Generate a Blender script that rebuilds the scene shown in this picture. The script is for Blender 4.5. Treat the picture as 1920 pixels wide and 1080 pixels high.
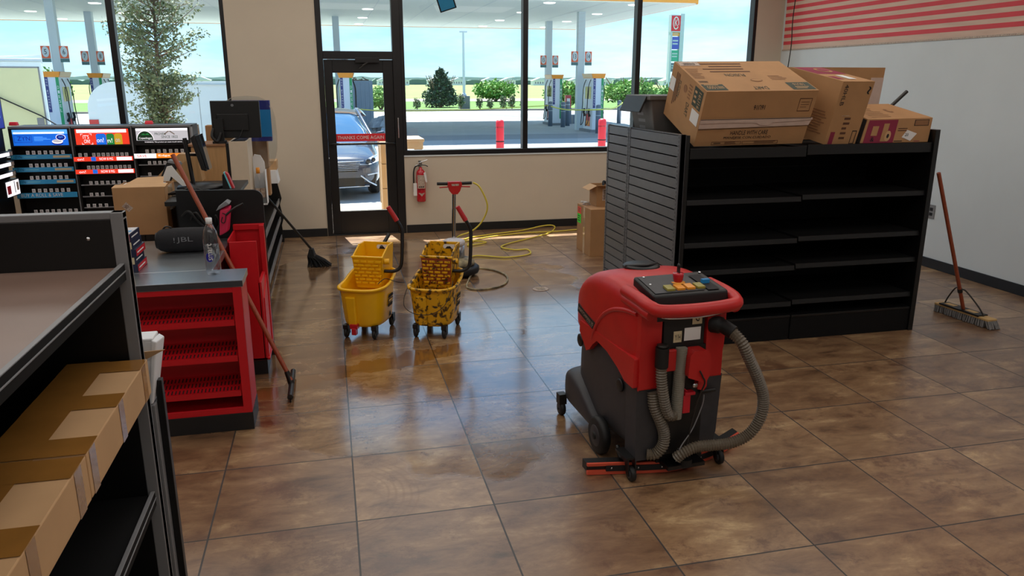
import bpy, math, random
from mathutils import Vector, Matrix, Euler, noise
random.seed(7)
PI = math.pi
scn = bpy.context.scene
COL = scn.collection
for o in list(bpy.data.objects): bpy.data.objects.remove(o)

# ------------------------------------------------------------ camera
cam_d = bpy.data.cameras.new('camera'); cam = bpy.data.objects.new('camera', cam_d); COL.objects.link(cam)
cam_d.sensor_width = 36; cam_d.lens = 36 * 1438.7 / 1920
cam.location = (0, 0, 1.845); cam.rotation_euler = (math.radians(90 - 15.045), math.radians(-0.06), math.radians(-13.25))
cam_d.clip_end = 2000; cam_d.clip_start = 0.05
scn.camera = cam
scn.view_settings.view_transform = 'Standard'; scn.view_settings.look = 'None'
scn.view_settings.gamma = 1; scn.view_settings.exposure = 0.12
scn.view_settings.use_curve_mapping = False

# ------------------------------------------------------------ world: blue sky with thin clouds
w = bpy.data.worlds.new('sky'); scn.world = w; w.use_nodes = True
nt = w.node_tree; N = nt.nodes; LK = nt.links
for n in list(N): N.remove(n)
out = N.new('ShaderNodeOutputWorld'); bg = N.new('ShaderNodeBackground'); LK.new(bg.outputs[0], out.inputs[0])
tc = N.new('ShaderNodeTexCoord'); mp = N.new('ShaderNodeMapping'); mp.inputs['Scale'].default_value = (1.6, 1.6, 7)
LK.new(tc.outputs['Generated'], mp.inputs[0])
nz = N.new('ShaderNodeTexNoise'); nz.inputs['Scale'].default_value = 2.2; nz.inputs['Detail'].default_value = 9; nz.inputs['Roughness'].default_value = .58
LK.new(mp.outputs[0], nz.inputs['Vector'])
cr = N.new('ShaderNodeValToRGB'); cr.color_ramp.elements[0].position = .44; cr.color_ramp.elements[1].position = .68
LK.new(nz.outputs[0], cr.inputs[0])
sp = N.new('ShaderNodeSeparateXYZ'); LK.new(tc.outputs['Generated'], sp.inputs[0])
gr = N.new('ShaderNodeValToRGB'); e = gr.color_ramp.elements
e[0].position = 0.0; e[0].color = (.40, .66, .80, 1); e[1].position = .55; e[1].color = (.12, .32, .72, 1)
k = e.new(.16); k.color = (.24, .52, .76, 1)
LK.new(sp.outputs[2], gr.inputs[0])
mx = N.new('ShaderNodeMixRGB'); mx.inputs[2].default_value = (.60, .76, .84, 1)
LK.new(cr.outputs[0], mx.inputs[0]); LK.new(gr.outputs[0], mx.inputs[1]); LK.new(mx.outputs[0], bg.inputs[0])
bg.inputs[1].default_value = 1.65

# ------------------------------------------------------------ sun and the shop's ceiling lights
def sun():
    d = bpy.data.lights.new('sun', 'SUN'); d.energy = 15.0; d.angle = .01; d.color = (1, .96, .88)
    o = bpy.data.objects.new('sun', d); COL.objects.link(o)
    v = Vector((.16, -1, -2.0)).normalized(); o.rotation_euler = v.to_track_quat('-Z', 'Y').to_euler()
sun()
def area(x, y, z, sx, sy, e, c):
    d = bpy.data.lights.new('ceiling_lamp', 'AREA'); d.shape = 'RECTANGLE'; d.size = sx; d.size_y = sy; d.energy = e; d.color = c
    o = bpy.data.objects.new('ceiling_lamp', d); COL.objects.link(o); o.location = (x, y, z)
for x in (-2.4, 0.6, 3.6):
    for y in (-1.0, 2.2, 5.2, 8.0):
        area(x, y, 3.62, 2.2, 1.6, 20, (1, .96, .91))

# ------------------------------------------------------------ materials
def lin(c):
    return tuple(((v / 255) / 12.92 if v / 255 <= .04045 else ((v / 255 + .055) / 1.055) ** 2.4) for v in c)
MATS = {}
def pm(name, rgb, rough=.5, metal=0., var=.0, scale=20., bump=.0, coat=0., spec=.5, emit=0., rgb2=None, alpha=1., stretch=None):
    m = bpy.data.materials.new(name); m.use_nodes = True; MATS[name] = m
    t = m.node_tree; b = t.nodes['Principled BSDF']; c = lin(rgb)
    b.inputs['Base Color'].default_value = (*c, 1); b.inputs['Roughness'].default_value = rough
    b.inputs['Metallic'].default_value = metal; b.inputs['Coat Weight'].default_value = coat
    b.inputs['Specular IOR Level'].default_value = spec; b.inputs['Alpha'].default_value = alpha
    if emit:
        b.inputs['Emission Color'].default_value = (*c, 1); b.inputs['Emission Strength'].default_value = emit
    if var or rgb2 or bump:
        tc = t.nodes.new('ShaderNodeTexCoord'); n = t.nodes.new('ShaderNodeTexNoise'); n.inputs['Scale'].default_value = scale; n.inputs['Detail'].default_value = 5
        if stretch:
            mpp = t.nodes.new('ShaderNodeMapping'); mpp.inputs['Scale'].default_value = stretch
            t.links.new(tc.outputs['Object'], mpp.inputs[0]); t.links.new(mpp.outputs[0], n.inputs['Vector'])
        else: t.links.new(tc.outputs['Object'], n.inputs['Vector'])
        r = t.nodes.new('ShaderNodeValToRGB'); r.color_ramp.elements[0].position = .3; r.color_ramp.elements[1].position = .7
        c2 = lin(rgb2) if rgb2 else tuple(min(1, v * (1 + var)) for v in c)
        c1 = c if rgb2 else tuple(v * (1 - var) for v in c)
        r.color_ramp.elements[0].color = (*c1, 1); r.color_ramp.elements[1].color = (*c2, 1)
        t.links.new(n.outputs[0], r.inputs[0]); t.links.new(r.outputs[0], b.inputs['Base Color'])
        if emit: t.links.new(r.outputs[0], b.inputs['Emission Color'])
        if bump:
            bp = t.nodes.new('ShaderNodeBump'); bp.inputs['Strength'].default_value = bump; bp.inputs['Distance'].default_value = .01
            t.links.new(n.outputs[0], bp.inputs['Height']); t.links.new(bp.outputs[0], b.inputs['Normal'])
    return m
pm('wall_white', (212, 218, 220), .7, var=.02, scale=3, bump=.03)
pm('wall_tan', (206, 192, 172), .75, var=.02, scale=3, bump=.03)
pm('ceiling', (225, 222, 215), .9, var=.02)
pm('rubber_base', (22, 22, 24), .45)
pm('frame_black', (18, 15, 16), .4, var=.1)
pm('black_metal', (10, 10, 11), .42, var=.1, scale=60)
pm('slat_grey', (96, 98, 102), .3, var=.06, scale=30)
pm('edge_grey', (128, 128, 130), .4)
pm('shelf_deck', (128, 104, 92), .3, var=.05, scale=8)
pm('black_matte', (9, 9, 10), .75, spec=.25)
pm('black_plastic', (16, 16, 17), .45, var=.15, scale=40)
pm('grey_plastic', (52, 52, 56), .5, var=.12, scale=25, bump=.02)
pm('tote_grey', (98, 94, 90), .5, var=.05)
pm('red_plastic', (190, 30, 28), .42, var=.08, scale=10, bump=.02)
pm('red_metal', (196, 16, 28), .4, var=.03)
pm('red_vivid', (235, 45, 65), .5)
pm('steel', (170, 176, 182), .28, metal=.9, var=.06, scale=30, stretch=(1, 12, 1))
pm('chrome', (210, 212, 215), .15, metal=1.)
pm('dark_metal', (60, 58, 56), .4, metal=.7)
pm('cardboard', (176, 132, 88), .8, var=.07, scale=6)
pm('cardboard_light', (196, 156, 112), .8, var=.05, scale=6)
pm('cardboard_dark', (142, 100, 66), .8, var=.06, scale=6)
pm('cardboard_ink', (92, 58, 38), .8)
pm('ink_black', (22, 20, 22), .7)
pm('ink_green', (58, 66, 52), .7)
pm('ink_magenta', (136, 34, 62), .7)
pm('ink_blue', (28, 36, 120), .6)
pm('paper', (228, 226, 222), .7)
pm('torn_paper', (205, 180, 165), .85, var=.08, scale=14)
pm('tape_brown', (150, 104, 48), .16, var=.12, scale=7, coat=.6)
pm('tape_clear', (205, 170, 130), .1, coat=.8)
pm('yellow_plastic', (243, 186, 12), .38, var=.04, scale=8)
pm('yellow_dirty', (222, 168, 18), .45, rgb2=(222, 168, 18), scale=9)
pm('yellow_cord', (222, 200, 70), .5)
pm('tan_cord', (176, 160, 120), .6, rgb2=(70, 62, 54), scale=14)
pm('black_rubber', (15, 15, 15), .6)
pm('wheel_grey', (70, 70, 68), .6)
pm('wood_red', (150, 70, 42), .45, var=.15, scale=6, stretch=(20, 20, 1))
pm('wood_block', (196, 160, 104), .6, var=.12, scale=10)
pm('bristle_grey', (120, 118, 116), .9, var=.3, scale=120, stretch=(1, 1, .1))
pm('bristle_black', (28, 28, 30), .9, var=.3, scale=120)
pm('hose', (104, 94, 80), .45, var=.1)
pm('hose_clear', (138, 134, 122), .4)
pm('grip_red', (186, 40, 44), .5)
pm('led_orange', (232, 150, 40), .4)
pm('led_olive', (150, 140, 60), .4)
pm('blue_plastic', (30, 130, 190), .4)
pm('ext_red', (186, 22, 38), .25, coat=.4)
pm('label_cream', (205, 190, 170), .6, rgb2=(150, 120, 110), scale=90)
pm('neon_green', (60, 240, 60), .5); pm('neon_orange', (250, 96, 70), .5); pm('neon_yellow', (225, 220, 40), .5)
pm('wood_veneer', (176, 136, 90), .5, var=.1, scale=5, stretch=(14, 14, 1))
pm('cream_panel', (205, 188, 165), .6, var=.03)
pm('white_plastic', (232, 234, 236), .35)
pm('screen_dark', (20, 26, 34), .12, coat=.5)
pm('aqua', (120, 205, 215), .3)
pm('pink_bag', (214, 40, 82), .55, var=.1, scale=12, bump=.1)
pm('mesh_cloth', (26, 26, 30), .85, var=.3, scale=200, bump=.2)
pm('jbl_grey', (120, 122, 126), .5)
pm('carton_navy', (30, 34, 62), .4); pm('carton_red', (196, 30, 44), .4); pm('carton_tan', (206, 188, 150), .5)
pm('label_blue', (28, 28, 150), .4)
pm('tag_white', (226, 222, 220), .5, rgb2=(170, 160, 165), scale=160)
pm('sky_blue_strip', (56, 156, 208), .3)
pm('strip_navy', (16, 50, 86), .4)
def lit(name, rgb, s): return pm(name, rgb, .4, emit=s)
lit('lit_blue', (22, 104, 216), .75); lit('lit_blue2', (90, 170, 240), .8); lit('lit_navy', (18, 36, 150), .5); lit('lit_white', (250, 246, 250), .9)
lit('lit_red', (226, 56, 34), .8); lit('lit_green', (34, 132, 62), .6); lit('lit_yellow', (206, 166, 40), .6); lit('lit_grey', (186, 184, 190), .75); lit('lit_orange', (246, 136, 40), .8)
lit('lit_lamp', (255, 252, 246), 3.0)
pm('dark_green', (34, 84, 50), .5); pm('scan_black', (22, 22, 24), .5)
# outdoors
pm('concrete', (150, 155, 158), .85, var=.05, scale=1.2)
pm('sidewalk', (140, 134, 124), .85, var=.04, scale=2)
pm('asphalt', (112, 118, 124), .8, var=.07, scale=.8)
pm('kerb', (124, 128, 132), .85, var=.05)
pm('canopy_white', (222, 230, 222), .6)
pm('canopy_orange', (240, 160, 60), .5)
pm('column_white', (192, 204, 208), .5)
pm('pump_white', (214, 220, 228), .45); pm('pump_orange', (244, 150, 40), .5); pm('pump_peach', (240, 205, 160), .5); pm('pump_blue', (40, 50, 120), .5); pm('pump_green', (30, 150, 90), .5)
pm('bollard_grey', (98, 112, 128), .5); pm('bollard_red', (236, 40, 56), .5)
pm('sign_orange', (224, 92, 44), .5); pm('sign_teal', (70, 110, 110), .5)
pm('sign_red', (226, 44, 54), .5); pm('sign_blue', (70, 90, 190), .5); pm('sign_green', (60, 170, 140), .5)
pm('truck_cream', (216, 210, 160), .5, var=.03, scale=2); pm('truck_white', (222, 232, 232), .5)
pm('car_paint', (46, 56, 74), .22, coat=1.); pm('car_glass', (60, 96, 130), .08, coat=1.); pm('car_trim', (12, 12, 14), .4); pm('headlamp', (210, 216, 224), .12, coat=1.)
pm('tyre', (20, 20, 22), .8)
pm('leaf_olive', (128, 142, 98), .7, rgb2=(92, 106, 68), scale=3); pm('leaf_silver', (160, 172, 138), .7, rgb2=(116, 128, 96), scale=3)
pm('leaf_green', (104, 154, 70), .7, rgb2=(74, 124, 52), scale=1.5); pm('leaf_light', (146, 184, 92), .7, rgb2=(110, 152, 70), scale=1.5)
pm('leaf_dark', (50, 84, 56), .7, rgb2=(38, 64, 44), scale=1.5); pm('leaf_brown', (190, 140, 100), .8)
pm('bark', (120, 100, 84), .9, var=.2, scale=20)
pm('grass', (92, 124, 56), .95, rgb2=(72, 108, 44), scale=.6)
pm('field', (126, 134, 80), .95, rgb2=(98, 118, 62), scale=.16, stretch=(.4, 1.6, 1))
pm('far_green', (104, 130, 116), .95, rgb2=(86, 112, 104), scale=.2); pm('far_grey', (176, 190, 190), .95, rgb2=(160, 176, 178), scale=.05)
pm('tan_plastic', (180, 152, 120), .6); pm('dumpster', (132, 152, 172), .5, var=.04); pm('rubble', (176, 186, 196), .9, rgb2=(120, 128, 136), scale=2)
pm('caution', (222, 220, 90), .6)

def thin(name, tint, k, base=.06, rough=.08, pw=2.5):
    m = bpy.data.materials.new(name); m.use_nodes = True; t = m.node_tree; MATS[name] = m
    for n in list(t.nodes): t.nodes.remove(n)
    o = t.nodes.new('ShaderNodeOutputMaterial'); mx = t.nodes.new('ShaderNodeMixShader'); tr = t.nodes.new('ShaderNodeBsdfTransparent'); gl = t.nodes.new('ShaderNodeBsdfGlossy'); f = t.nodes.new('ShaderNodeLayerWeight'); p = t.nodes.new('ShaderNodeMath'); q = t.nodes.new('ShaderNodeMath')
    tr.inputs[0].default_value = (*tint, 1); gl.inputs['Roughness'].default_value = rough; f.inputs[0].default_value = .5; p.operation = 'POWER'; p.inputs[1].default_value = pw; q.operation = 'MULTIPLY_ADD'; q.inputs[1].default_value = k; q.inputs[2].default_value = base
    t.links.new(f.outputs['Facing'], p.inputs[0]); t.links.new(p.outputs[0], q.inputs[0]); t.links.new(q.outputs[0], mx.inputs[0]); t.links.new(tr.outputs[0], mx.inputs[1]); t.links.new(gl.outputs[0], mx.inputs[2]); t.links.new(mx.outputs[0], o.inputs[0])
thin('window_glass', (.97, .99, .99), .8, .03, .01, 5.0); thin('clear_plastic', (.93, .95, .97), .6); thin('plastic_wrap', (.90, .93, .95), .7); thin('water', (.90, .93, .96), .25)

def node_helpers(name, rough=.5):
    m = bpy.data.materials.new(name); m.use_nodes = True; MATS[name] = m
    return m, m.node_tree, m.node_tree.nodes['Principled BSDF']
def dirty_yellow():
    m = MATS['yellow_dirty']; t = m.node_tree; b = t.nodes['Principled BSDF']
    tc = t.nodes.new('ShaderNodeTexCoord'); n = t.nodes.new('ShaderNodeTexNoise'); n.inputs['Scale'].default_value = 24; n.inputs['Detail'].default_value = 8; n.inputs['Distortion'].default_value = .5
    r = t.nodes.new('ShaderNodeValToRGB'); r.color_ramp.elements[0].position = .40; r.color_ramp.elements[0].color = (*lin((66, 44, 14)), 1); r.color_ramp.elements[1].position = .50; r.color_ramp.elements[1].color = (*lin((226, 170, 16)), 1)
    t.links.new(tc.outputs['Object'], n.inputs['Vector']); t.links.new(n.outputs[0], r.inputs[0]); t.links.new(r.outputs[0], b.inputs['Base Color'])
dirty_yellow()

def floor_material():
    m, t, b = node_helpers('floor_tile'); L = t.links
    def nd(k, **kw):
        n = t.nodes.new(k)
        for a, v in kw.items(): setattr(n, a, v)
        return n
    def mth(op, a, bb=None, c=None):
        n = nd('ShaderNodeMath', operation=op)
        for i, v in enumerate((a, bb, c)):
            if v is None: continue
            if isinstance(v, (int, float)): n.inputs[i].default_value = v
            else: L.new(v, n.inputs[i])
        return n.outputs[0]
    tc = nd('ShaderNodeTexCoord'); s = nd('ShaderNodeSeparateXYZ'); L.new(tc.outputs['Object'], s.inputs[0])
    S = .61
    u = mth('DIVIDE', mth('SUBTRACT', s.outputs[0], .023), S); v = mth('DIVIDE', mth('SUBTRACT', s.outputs[1], .591), S)
    fu = mth('FLOOR', u); fv = mth('FLOOR', v)
    def edge(q, f):
        a = mth('SUBTRACT', q, f); return mth('MINIMUM', a, mth('SUBTRACT', 1.0, a))
    d = mth('MINIMUM', edge(u, fu), edge(v, fv)); grout = mth('LESS_THAN', d, .0062)
    cid = nd('ShaderNodeCombineXYZ'); L.new(fu, cid.inputs[0]); L.new(fv, cid.inputs[1])
    wn = nd('ShaderNodeTexWhiteNoise', noise_dimensions='3D'); L.new(cid.outputs[0], wn.inputs['Vector'])
    off = nd('ShaderNodeVectorMath', operation='MULTIPLY_ADD'); L.new(wn.outputs['Color'], off.inputs[0]); off.inputs[1].default_value = (40, 40, 40); L.new(tc.outputs['Object'], off.inputs[2])
    n1 = nd('ShaderNodeTexNoise'); n1.inputs['Scale'].default_value = 4.2; n1.inputs['Detail'].default_value = 12; n1.inputs['Distortion'].default_value = .35; n1.inputs['Roughness'].default_value = .72
    mpg = nd('ShaderNodeMapping'); mpg.inputs['Scale'].default_value = (.75, 1.7, 1); L.new(off.outputs[0], mpg.inputs[0]); L.new(mpg.outputs[0], n1.inputs['Vector'])
    r1 = nd('ShaderNodeValToRGB'); e = r1.color_ramp.elements
    e[0].position = .30; e[0].color = (*lin((80, 56, 38)), 1); e[1].position = .70; e[1].color = (*lin((206, 178, 134)), 1)
    k = e.new(.44); k.color = (*lin((136, 104, 74)), 1); k = e.new(.57); k.color = (*lin((164, 132, 96)), 1)
    L.new(n1.outputs[0], r1.inputs[0])
    # per tile tone
    tn = nd('ShaderNodeMixRGB', blend_type='MULTIPLY'); tn.inputs[0].default_value = 1
    rr = nd('ShaderNodeValToRGB'); rr.color_ramp.elements[0].color = (.60, .52, .48, 1); rr.color_ramp.elements[1].color = (1.0, .98, .95, 1); L.new(wn.outputs['Value'], rr.inputs[0])
    L.new(r1.outputs[0], tn.inputs[1]); L.new(rr.outputs[0], tn.inputs[2])
    # rust coloured blotches
    n2 = nd('ShaderNodeTexNoise'); n2.inputs['Scale'].default_value = 2.9; n2.inputs['Detail'].default_value = 14; n2.inputs['Roughness'].default_value = .8; L.new(off.outputs[0], n2.inputs['Vector'])
    r2 = nd('ShaderNodeValToRGB'); r2.color_ramp.elements[0].position = .54; r2.color_ramp.elements[1].position = .60; L.new(n2.outputs[0], r2.inputs[0])
    bl = nd('ShaderNodeMixRGB'); bl.inputs[2].default_value = (*lin((84, 48, 30)), 1); L.new(mth('MULTIPLY', r2.outputs[0], .62), bl.inputs[0]); L.new(tn.outputs[0], bl.inputs[1])
    # wet, freshly scrubbed zone: dirty water film with scrubbing arcs
    nw = nd('ShaderNodeTexNoise'); nw.inputs['Scale'].default_value = 1.1; nw.inputs['Detail'].default_value = 4; L.new(tc.outputs['Object'], nw.inputs['Vector'])
    # distance from wet centre
    dx = mth('DIVIDE', mth('SUBTRACT', s.outputs[0], .65), 1.7); dy = mth('DIVIDE', mth('SUBTRACT', s.outputs[1], 6.3), 2.9)
    dd = mth('SQRT', mth('ADD', mth('MULTIPLY', dx, dx), mth('MULTIPLY', dy, dy)))
    wet = nd('ShaderNodeValToRGB'); wet.color_ramp.elements[0].position = .95; wet.color_ramp.elements[0].color = (1, 1, 1, 1); wet.color_ramp.elements[1].position = 1.2; wet.color_ramp.elements[1].color = (0, 0, 0, 1)
    L.new(mth('ADD', dd, mth('MULTIPLY', mth('SUBTRACT', nw.outputs[0], .5), .9)), wet.inputs[0])
    arcs = None
    for cx, cy, rad in ((-.10, 3.25, .42), (.45, 3.75, .5), (1.0, 3.2, .4), (.1, 4.2, .4)):
        ax = mth('SUBTRACT', s.outputs[0], cx); ay = mth('SUBTRACT', s.outputs[1], cy)
        rd = mth('SQRT', mth('ADD', mth('MULTIPLY', ax, ax), mth('MULTIPLY', ay, ay)))
        wv = mth('SINE', mth('MULTIPLY', mth('ADD', rd, mth('MULTIPLY', nw.outputs[0], .12)), 190))
        mk = mth('MULTIPLY', mth('LESS_THAN', rd, rad), mth('GREATER_THAN', rd, rad * .62))
        mk = mth('MULTIPLY', mk, mth('GREATER_THAN', mth('SUBTRACT', ax, mth('MULTIPLY', ay, .6)), .08)); mk = mth('MULTIPLY', mk, mth('MULTIPLY', mth('SUBTRACT', n1.outputs[0], .25), 2.2))
        q = mth('MULTIPLY', mth('MAXIMUM', wv, 0.0), mk); arcs = q if arcs is None else mth('MAXIMUM', arcs, q)
    ac = nd('ShaderNodeMixRGB'); ac.inputs[2].default_value = (*lin((96, 62, 48)), 1); L.new(mth('MULTIPLY', arcs, .32), ac.inputs[0]); L.new(bl.outputs[0], ac.inputs[1])
    # brown puddle tongue
    px = mth('ADD', mth('SUBTRACT', s.outputs[0], .30), mth('MULTIPLY', mth('SUBTRACT', s.outputs[1], 4.95), -.9)); py = mth('ADD', mth('SUBTRACT', s.outputs[1], 4.95), mth('MULTIPLY', mth('SUBTRACT', s.outputs[0], .3), -.35))
    pxx = mth('DIVIDE', px, .75); pyy = mth('DIVIDE', py, .17)
    n3 = nd('ShaderNodeTexNoise'); n3.inputs['Scale'].default_value = 4.5; n3.inputs['Detail'].default_value = 5; L.new(tc.outputs['Object'], n3.inputs['Vector'])
    pd = mth('ADD', mth('SQRT', mth('ADD', mth('MULTIPLY', pxx, pxx), mth('MULTIPLY', pyy, pyy))), mth('MULTIPLY', mth('SUBTRACT', n3.outputs[0], .5), 3.2))
    pud = mth('LESS_THAN', pd, .85)
    pc = nd('ShaderNodeMixRGB'); pc.inputs[2].default_value = (*lin((122, 78, 34)), 1); L.new(mth('MULTIPLY', pud, .75), pc.inputs[0]); L.new(ac.outputs[0], pc.inputs[1])
    gc = nd('ShaderNodeMixRGB'); gc.inputs[2].default_value = (*lin((30, 26, 24)), 1); L.new(grout, gc.inputs[0]); L.new(pc.outputs[0], gc.inputs[1])
    L.new(gc.outputs[0], b.inputs['Base Color'])
    # roughness: dry .34, wet .12, puddle .03
    ro = mth('SUBTRACT', .36, mth('MULTIPLY', wet.outputs[0], .20)); ro = mth('ADD', ro, mth('MULTIPLY', mth('SUBTRACT', n1.outputs[0], .5), .12))
    ro = mth('ADD', ro, mth('MULTIPLY', arcs, .12)); ro = mth('SUBTRACT', ro, mth('MULTIPLY', pud, .3)); ro = mth('MAXIMUM', mth('ADD', ro, mth('MULTIPLY', grout, .3)), .03)
    L.new(ro, b.inputs['Roughness']); b.inputs['Specular IOR Level'].default_value = 1.0; L.new(mth('MULTIPLY_ADD', wet.outputs[0], .45, .5), b.inputs['Coat Weight']); L.new(mth('MULTIPLY_ADD', wet.outputs[0], -.2, .34), b.inputs['Coat Roughness'])
    bp = nd('ShaderNodeBump'); bp.inputs['Strength'].default_value = .25; bp.inputs['Distance'].default_value = .004
    h = mth('SUBTRACT', mth('MULTIPLY', n1.outputs[0], .4), mth('MULTIPLY', grout, 1.0)); L.new(h, bp.inputs['Height']); L.new(bp.outputs[0], b.inputs['Normal'])
floor_material()

# ------------------------------------------------------------ mesh builder
def frame(d, up=Vector((0, 0, 1))):
    d = d.normalized(); a = up.cross(d)
    if a.length < 1e-4: a = Vector((1, 0, 0)).cross(d)
    a.normalize(); return a, d.cross(a)
TXT = {}
def text_mesh(s):
    if s not in TXT:
        c = bpy.data.curves.new('t', 'FONT'); c.body = s; c.resolution_u = 2
        o = bpy.data.objects.new('t', c); COL.objects.link(o)
        bpy.context.view_layer.update()
        me = bpy.data.meshes.new_from_object(o.evaluated_get(bpy.context.evaluated_depsgraph_get()))
        vs = [v.co.copy() for v in me.vertices]; fs = [tuple(p.vertices) for p in me.polygons]
        bpy.data.objects.remove(o); bpy.data.curves.remove(c); bpy.data.meshes.remove(me)
        x0 = min(v.x for v in vs); x1 = max(v.x for v in vs); y0 = min(v.y for v in vs); y1 = max(v.y for v in vs)
        TXT[s] = ([((v.x - x0) / (x1 - x0), (v.y - y0) / (y1 - y0)) for v in vs], fs, (x1 - x0) / (y1 - y0))
    return TXT[s]
class MB:
    def __init__(s): s.v = []; s.f = []; s.m = []; s.sm = []; s.mats = []; s.M = None
    def mi(s, n):
        if n not in s.mats: s.mats.append(n)
        return s.mats.index(n)
    def add(s, vs, fs, mat, smooth=False):
        b = len(s.v); vs = [Vector(v) for v in vs]
        if s.M: vs = [s.M @ v for v in vs]
        s.v += vs; i = s.mi(mat)
        for f in fs: s.f.append(tuple(b + k for k in f)); s.m.append(i); s.sm.append(smooth)
        return s
    def hexa(s, c, mat):   # c: bottom 4 (ccw from above) then top 4
        return s.add(c, [(3, 2, 1, 0), (4, 5, 6, 7), (0, 1, 5, 4), (1, 2, 6, 5), (2, 3, 7, 6), (3, 0, 4, 7)], mat)
    def box(s, x0, x1, y0, y1, z0, z1, mat):
        return s.hexa([(x0, y0, z0), (x1, y0, z0), (x1, y1, z0), (x0, y1, z0), (x0, y0, z1), (x1, y0, z1), (x1, y1, z1), (x0, y1, z1)], mat)
    def quad(s, p, mat): return s.add(p, [tuple(range(len(p)))], mat)
    def prism(s, pts, axis, a, b, mat, smooth=False):   # pts 2d; axis 'x','y','z' extrude a..b
        def P(p, t): return {'x': (t, p[0], p[1]), 'y': (p[0], t, p[1]), 'z': (p[0], p[1], t)}[axis]
        n = len(pts); vs = [P(p, a) for p in pts] + [P(p, b) for p in pts]
        s.add(vs, [tuple(range(n))[::-1], tuple(range(n, 2 * n))], mat)
        return s.add(vs, [(i, (i + 1) % n, n + (i + 1) % n, n + i) for i in range(n)], mat, smooth)
    def loft(s, rings, mat, smooth=True, cap=True, closed=True):
        n = len(rings[0]); vs = [p for r in rings for p in r]; fs = []
        for i in range(len(rings) - 1):
            for j in range(n if closed else n - 1):
                k = (j + 1) % n; fs.append((i * n + j, i * n + k, (i + 1) * n + k, (i + 1) * n + j))
        s.add(vs, fs, mat, smooth)
        if cap: s.add(rings[0], [tuple(range(n))[::-1]], mat); s.add(rings[-1], [tuple(range(n))], mat)
        return s
    def tube(s, pts, r, mat, n=8, cap=True, smooth=True):
        pts = [Vector(p) for p in pts]; rings = []; a = None
        for i, p in enumerate(pts):
            d = (pts[min(i + 1, len(pts) - 1)] - pts[max(i - 1, 0)]).normalized()
            if a is None: a, b = frame(d)
            else:
                a = (a - d * a.dot(d)); a = a.normalized() if a.length > 1e-5 else frame(d)[0]; b = d.cross(a)
            rr = r[i] if isinstance(r, (list, tuple)) else r
            rings.append([p + a * (rr * math.cos(2 * PI * k / n)) + b * (rr * math.sin(2 * PI * k / n)) for k in range(n)])
        return s.loft(rings, mat, smooth, cap)
    def cyl(s, p, q, r, mat, n=16, r2=None): return s.tube([p, q], [r, r if r2 is None else r2], mat, n)
    def lathe(s, prof, c, mat, n=20, axis='z', smooth=True):
        rings = []
        for r, h in prof:
            rg = []
            for k in range(n):
                t = 2 * PI * k / n; x, y = r * math.cos(t), r * math.sin(t)
                rg.append({'z': (c[0] + x, c[1] + y, c[2] + h), 'x': (c[0] + h, c[1] + x, c[2] + y), 'y': (c[0] + y, c[1] + h, c[2] + x)}[axis])
            rings.append(rg)
        return s.loft(rings, mat, smooth)
    def fq(s, q, u, v, off=0.):   # point on quad q (bl, br, tr, tl seen from outside)
        a, b, c, d = [Vector(p) for p in q]
        p = (a * (1 - u) + b * u) * (1 - v) + (d * (1 - u) + c * u) * v
        return p + (b - a).cross(d - a).normalized() * off
    def decal(s, q, u0, v0, u1, v1, mat, off=.0012):
        return s.quad([s.fq(q, u, v, off) for u, v in ((u0, v0), (u1, v0), (u1, v1), (u0, v1))], mat)
    def poly(s, q, pts, mat, off=.0015): return s.quad([s.fq(q, u, v, off) for u, v in pts], mat)
    def disc(s, q, cu, cv, ru, rv, mat, off=.0015, n=24):
        return s.quad([s.fq(q, cu + ru * math.cos(2 * PI * k / n), cv + rv * math.sin(2 * PI * k / n), off) for k in range(n)], mat)
    def text(s, t, q, u0, v0, u1, v1, mat, off=.002, flip=False, rot=0):
        vs, fs, asp = text_mesh(t); out = []
        for x, y in vs:
            if flip: x, y = 1 - x, 1 - y
            if rot == 1: x, y = 1 - y, x
            if rot == -1: x, y = y, 1 - x
            out.append(s.fq(q, u0 + (u1 - u0) * x, v0 + (v1 - v0) * y, off))
        return s.add(out, fs, mat)
    def lines(s, q, u0, v0, u1, v1, n, mat, off=.0015, fill=.45):
        rs = random.Random(n * 7 + int(u0 * 100))
        for i in range(n):
            a = v0 + (v1 - v0) * (i + .3) / n; s.decal(q, u0, a, u0 + (u1 - u0) * rs.uniform(.65, 1), a + (v1 - v0) / n * fill, mat, off)
        return s
    def frame4(s, q, u0, v0, u1, v1, t, mat, off=.0015, tv=None):
        tv = tv or t
        s.decal(q, u0, v0, u1, v0 + tv, mat, off); s.decal(q, u0, v1 - tv, u1, v1, mat, off)
        s.decal(q, u0, v0, u0 + t, v1, mat, off); return s.decal(q, u1 - t, v0, u1, v1, mat, off)
    def build(s, name, parent=None, loc=None, bevel=0., seg=2, sub=0):
        me = bpy.data.meshes.new(name); L = Vector(loc) if loc is not None else Vector((0, 0, 0))
        me.from_pydata([v - L for v in s.v], [], s.f)
        for n in s.mats: me.materials.append(MATS[n])
        me.polygons.foreach_set('material_index', s.m); me.polygons.foreach_set('use_smooth', s.sm); me.update()
        o = bpy.data.objects.new(name, me); COL.objects.link(o)
        if parent: o.parent = parent
        o.location = L
        if bevel:
            b = o.modifiers.new('bevel', 'BEVEL'); b.width = bevel; b.segments = seg; b.limit_method = 'ANGLE'; b.angle_limit = .6
        if sub:
            b = o.modifiers.new('sub', 'SUBSURF'); b.levels = sub; b.render_levels = sub
        return o
def tag(o, label, cat, group=None, kind=None):
    if label: o['label'] = label
    if cat: o['category'] = cat
    if group: o['group'] = group
    if kind: o['kind'] = kind
    return o
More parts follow.
